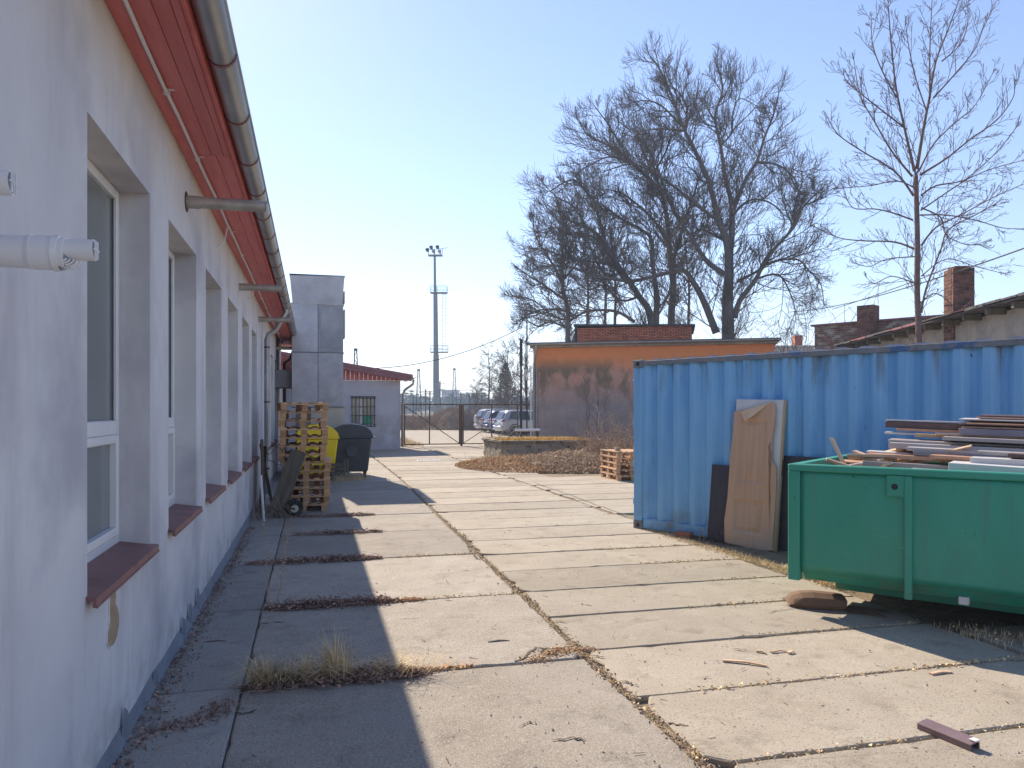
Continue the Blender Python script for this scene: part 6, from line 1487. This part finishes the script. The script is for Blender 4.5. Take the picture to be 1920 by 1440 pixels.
cfgA = dict(rs=.85, fall=.35, seg=4, wig=.035, up=(.07, .08, .09), rmin=.0046, levels=2, kids=(4, 2), ang=(.4, .8), ratio=(.35, .6), r1=.0095, bare=.35)
T = [(.115, .075, 0, [(530, 1395), (523, 1200), (524, 1000), (521, 850), (517, 720)]),
 (.055, .014, -.5, [(512, 700), (475, 540), (437, 360), (415, 160), (405, 20)]),
 (.06, .014, .5, [(522, 690), (550, 520), (575, 390), (600, 250), (650, 120), (690, 10)]),
 (.035, .012, .8, [(575, 400), (574, 250), (578, 120), (585, -20)]),
 (.04, .010, -.8, [(502, 720), (420, 620), (350, 500), (290, 390), (265, 250)]),
 (.04, .010, .6, [(508, 800), (430, 700), (300, 620), (200, 550), (150, 470)]),
 (.03, .010, -.9, [(505, 900), (420, 870), (350, 855), (260, 850), (225, 780)]),
 (.035, .010, .5, [(510, 1018), (430, 990), (300, 985), (200, 972), (110, 930)]),
 (.02, .009, -.5, [(512, 1050), (400, 1060), (330, 1090), (280, 1080)]),
 (.03, .010, 1, [(480, 530), (390, 460), (300, 390), (240, 340), (222, 305)]),
 (.04, .010, -.8, [(535, 715), (640, 650), (740, 570), (850, 490), (915, 400), (920, 350)]),
 (.035, .010, .7, [(538, 800), (600, 760), (700, 742), (830, 690), (980, 650)]),
 (.03, .010, -1, [(538, 860), (640, 790), (740, 720), (850, 620), (930, 520)]),
 (.035, .010, .8, [(540, 1005), (600, 930), (700, 880), (850, 800), (990, 740)]),
 (.025, .009, -.5, [(535, 880), (640, 880), (760, 900), (870, 932), (960, 936)]),
 (.03, .010, 1, [(530, 700), (590, 590), (680, 500), (760, 430), (832, 300)]),
 (.04, .012, -.6, [(540, 1280), (560, 1180), (620, 1020), (650, 940), (760, 880), (850, 830)]),
 (.03, .010, -1, [(590, 400), (680, 300), (760, 200), (800, 90)]),
 (.03, .010, .5, [(440, 400), (380, 290), (340, 180), (335, 70)]), (.025, .010, -.5, [(560, 450), (520, 330), (490, 200), (475, 90)]),
 (.02, .008, 0, [(540, 1130), (640, 1060), (760, 1090), (880, 1120)]), (.02, .008, 0, [(515, 1160), (420, 1130), (350, 1160), (320, 1140)]),
 (.02, .008, 0, [(535, 1240), (600, 1200), (680, 1260), (720, 1290)]), (.025, .009, .6, [(625, 250), (700, 180), (730, 90), (725, 0)]),
 (.025, .009, -.4, [(515, 770), (440, 740), (330, 760), (200, 770)]), (.025, .009, -.4, [(540, 850), (620, 890), (640, 960), (720, 1000), (790, 1000)])]
guided_tree('ash_tree', 'tall slim bare ash tree with hanging seed clusters behind the blue container', None, (530, 1395), 20.0, T, cv3, cfgA, M_BARK2, M_BARK2, 5, .23, .95, seeds=True)
# birch, conifer and shrubs beyond the gate
def free_tree(name, label, px, Z, h, cfg, mt, mtw, seed, spacing, L1, lean_=0, group=None, r=.12):
    rr = random.Random(seed); b = wp(px, 768, Z); t = thing(name, label, 'tree', (b.x, b.y, 0), 0, group); m_ = MB(); c_ = MB()
    pts = [Vector((lean_ * (k / 8) ** 2 + rr.gauss(0, h * .006), rr.gauss(0, h * .006), h * k / 8)) for k in range(9)]; m_.tube(pts, [r * (1 - k / 9.5) for k in range(9)], 7); m_.build('trunk', mt, t, smooth='all')
    z_ = h * .18
    while z_ < h:
        f = z_ / h; k = min(7, int(f * 8)); p = pts[k].lerp(pts[k + 1], f * 8 - k); a = rr.uniform(0, 6.3); nd = Vector((math.cos(a), math.sin(a), rr.uniform(.4, 1.0))).normalized()
        grow(c_, p, nd, L1 * rr.uniform(.6, 1.1) * (1.1 - .7 * f), max(cfg['rmin'], r * .35 * (1 - f)), 0, rr, cfg); z_ += spacing * rr.uniform(.5, 1.5)
    c_.build('crown', mtw, t, recalc=False)
cfgBirch = dict(seg=5, wig=.08, up=(-.02, -.16, -.3), rmin=.011, levels=2, kids=(7, 4), ang=(.4, .9), ratio=(.35, .6), r1=.04)
cfgS = dict(seg=4, wig=.14, up=(.06, .08, .1), rmin=.012, levels=2, kids=(6, 4), ang=(.4, 1.0), ratio=(.4, .65), r1=.04)
free_tree('birch_tree', 'bare birch with hanging twigs beyond the parked cars', 917, 72, 7.6, cfgBirch, M_BARK, M_TWIG, 1, .22, 2.3)
free_tree('bare_tree', 'broad bare tree right of the birch beyond the gate', 952, 66, 7.2, cfgS, M_BARK, M_TWIG, 2, .18, 2.6)
free_tree('bare_tree', 'low bare tree between the birch and the dark pole', 938, 78, 6.4, cfgS, M_BARK, M_TWIG, 3, .18, 2.4)
free_tree('bare_tree', 'bare tree close behind the dark pole at the gate', 985, 56, 7.0, cfgS, M_BARK, M_TWIG, 4, .2, 2.2)
free_tree('bare_tree', 'small bare tree left of the birch', 893, 84, 4.8, cfgS, M_BARK, M_TWIG, 6, .2, 1.8)
# conifer
b = wp(948, 768, 74); t = thing('conifer', 'dark conical conifer among the bare trees behind the cars', 'tree', (b.x, b.y, 0)); m_ = MB(); m_.tube([(0, 0, 0), (0, 0, 6)], .14, 6, r1=.03); m_.build('trunk', M_BARK, t); m_ = MB(); rr = random.Random(8)
for _ in range(3000):
    f = rr.random() ** .8; z_ = .4 + 5.9 * f; r_ = 1.9 * (1 - f) ** .8 * rr.random() ** .4 + .05; a = rr.uniform(0, 6.3); leaf(m_, (math.cos(a) * r_, math.sin(a) * r_, z_ - r_ * .25), rr.uniform(.05, .13), rr)
m_.build('crown', M_CONIF, t, recalc=False)
def bush(name, label, px, Z, w_, h_, n, seed, mt=M_BRUSH, z0=0, r=.012, cat='bush', group=None, off=None):
    rr = random.Random(seed); b = wp(px, 768, Z) if off is None else Vector(off); t = thing(name, label, cat, (b.x, b.y, z0), 0, group); m_ = MB(); cfg = dict(seg=3, wig=.2, up=(-.02, .0, 0), rmin=r * .7, levels=1, kids=(4,), ang=(.4, 1.1), ratio=(.4, .7))
    for _ in range(n):
        a = rr.uniform(0, 6.3); q = rr.random() ** .5; p = Vector((math.cos(a) * w_ * .5 * q, math.sin(a) * w_ * .35 * q, -.05)); d = Vector((math.cos(a) * .5 * q + rr.gauss(0, .3), math.sin(a) * .4 * q + rr.gauss(0, .3), 1)).normalized()
        grow(m_, p, d, h_ * rr.uniform(.45, 1.05), r, 0, rr, cfg)
    m_.build('branches', mt, t, recalc=False)
M_BRUSHP = mat('violet_brush', (.13, .10, .10), (.22, .17, .16), scale=1.5, rough=.95, island=.3)
bl_ = [(770, 68, 4.2, 2.0), (800, 70, 4.0, 1.7), (735, 70, 4, 2.1), (840, 70, 3.6, 2.2), (870, 68, 3.4, 2.3), (893, 66, 3.0, 2.4), (915, 68, 3.6, 2.7), (940, 67, 3.6, 2.9), (965, 64, 3.4, 2.9), (990, 60, 3.2, 3.2), (1012, 56, 3.0, 3.0), (905, 76, 4, 3.2), (860, 78, 4, 2.8)]
blb = ['brushy shrub beyond the left gate leaf beside the wing', 'shrub behind the middle of the left gate leaf', 'shrub mostly hidden by the wing corner', 'shrub on the crest of the brown earth bank', 'shrub just right of the gate centre post', 'shrub left of the silver car', 'shrub behind the silver car', 'tall shrub behind the dark blue car', 'tall shrub behind the grey car', 'dense shrub right of the dark pole', 'shrub at the left corner of the orange building', 'shrub at the foot of the birch', 'farther shrub above the earth bank']
for i, (px, Z, w_, h_) in enumerate(bl_): bush('bare_shrub', blb[i], px, Z, w_, h_ * .8, 120, 40 + i, M_BRUSHP if i % 3 else M_BRUSH, z0=0, group='bare shrubs beyond the gate')
m_ = MB(); rr = random.Random(19)
for _ in range(9000):
    px_ = rr.uniform(700, 1010); j = rr.uniform(.0, .8); b = wp(px_, 768, 66 + 14 * j); z_ = bank_h(px_, j); a = rr.uniform(0, 6.3); l = rr.uniform(.1, .35)
    m_.tube([(b.x, b.y, z_ - .05), (b.x + math.cos(a) * l, b.y + math.sin(a) * l, z_ + rr.uniform(.05, .4))], .014, 3, r1=.008, cap=False)
tag(m_.build('bank_brush', mat('bank_brush', (.24, .14, .09), (.36, .23, .15), scale=.6, rough=.95, island=.35), None, recalc=False), 'reddish dry brush covering the earth bank beyond the gate', 'brush', kind='stuff')
bush('bramble', 'arching dry bramble growing over the heap beside the container', 1165, 24, 2.2, 1.7, 130, 71, M_BRUSH, r=.008, off=wp(1172, 768, 24.5) * 1.0)
bush('bramble', 'low bramble tangle between the platform and the low pallets', 1130, 25, 1.6, 1.0, 110, 72, M_BRUSH, r=.008, off=wp(1125, 768, 26))
bush('bramble', 'thin bramble at the left end of the platform by the gate', 965, 30, 1.6, 1.0, 60, 73, M_BRUSH, r=.008, off=wp(960, 768, 31))
bush('bare_shrub', 'wispy shrub above the right end of the orange building', 1500, 40, 3, 6.5, 40, 74, M_TWIG, r=.016, group='bare shrubs behind the roofs')
bush('bare_shrub', 'wispy shrub between the brick wall and the orange building', 1545, 42, 3, 7.0, 40, 75, M_TWIG, r=.016, group='bare shrubs behind the roofs')

# ================================================================== OVERHEAD CABLES
def cable(label, a, b, sag, r=.013, n=24):
    m_ = MB(); m_.tube([a.lerp(b, k / n) + Vector((0, 0, -sag * 4 * (k / n) * (1 - k / n))) for k in range(n + 1)], r, 5); tag(m_.build('overhead_cable', M_IRON), label, 'cable')
cable('sagging cable from the wing roof up to the thin mast at the orange building', wp(653, 690, 33), wp(978, 614, 34.4), .55, .016)
cable('upper cable running from the trees past the ash to the right edge', wp(1480, 585, 40), wp(1990, 440, 14), .3, .016)
cable('lower cable crossing behind the chimney', wp(1560, 580, 40), wp(1780, 502, 24), .05, .016)

# ================================================================== AIR
HAZE = True
if HAZE:
    q = MB(); q.box(-480, 700, -8, 1400, -3.2, 46); o = q.build('haze', M_HILL, None, recalc=True); o['kind'] = 'stuff'
    hm = bpy.data.materials.new('haze'); hm.use_nodes = True; N = hm.node_tree.nodes; N.clear(); ou = N.new('ShaderNodeOutputMaterial'); pv = N.new('ShaderNodeVolumePrincipled')
    pv.inputs['Density'].default_value = .001; pv.inputs['Color'].default_value = (.62, .80, 1, 1); pv.inputs['Anisotropy'].default_value = .1
    hm.node_tree.links.new(pv.outputs[0], ou.inputs['Volume']); o.data.materials.clear(); o.data.materials.append(hm)
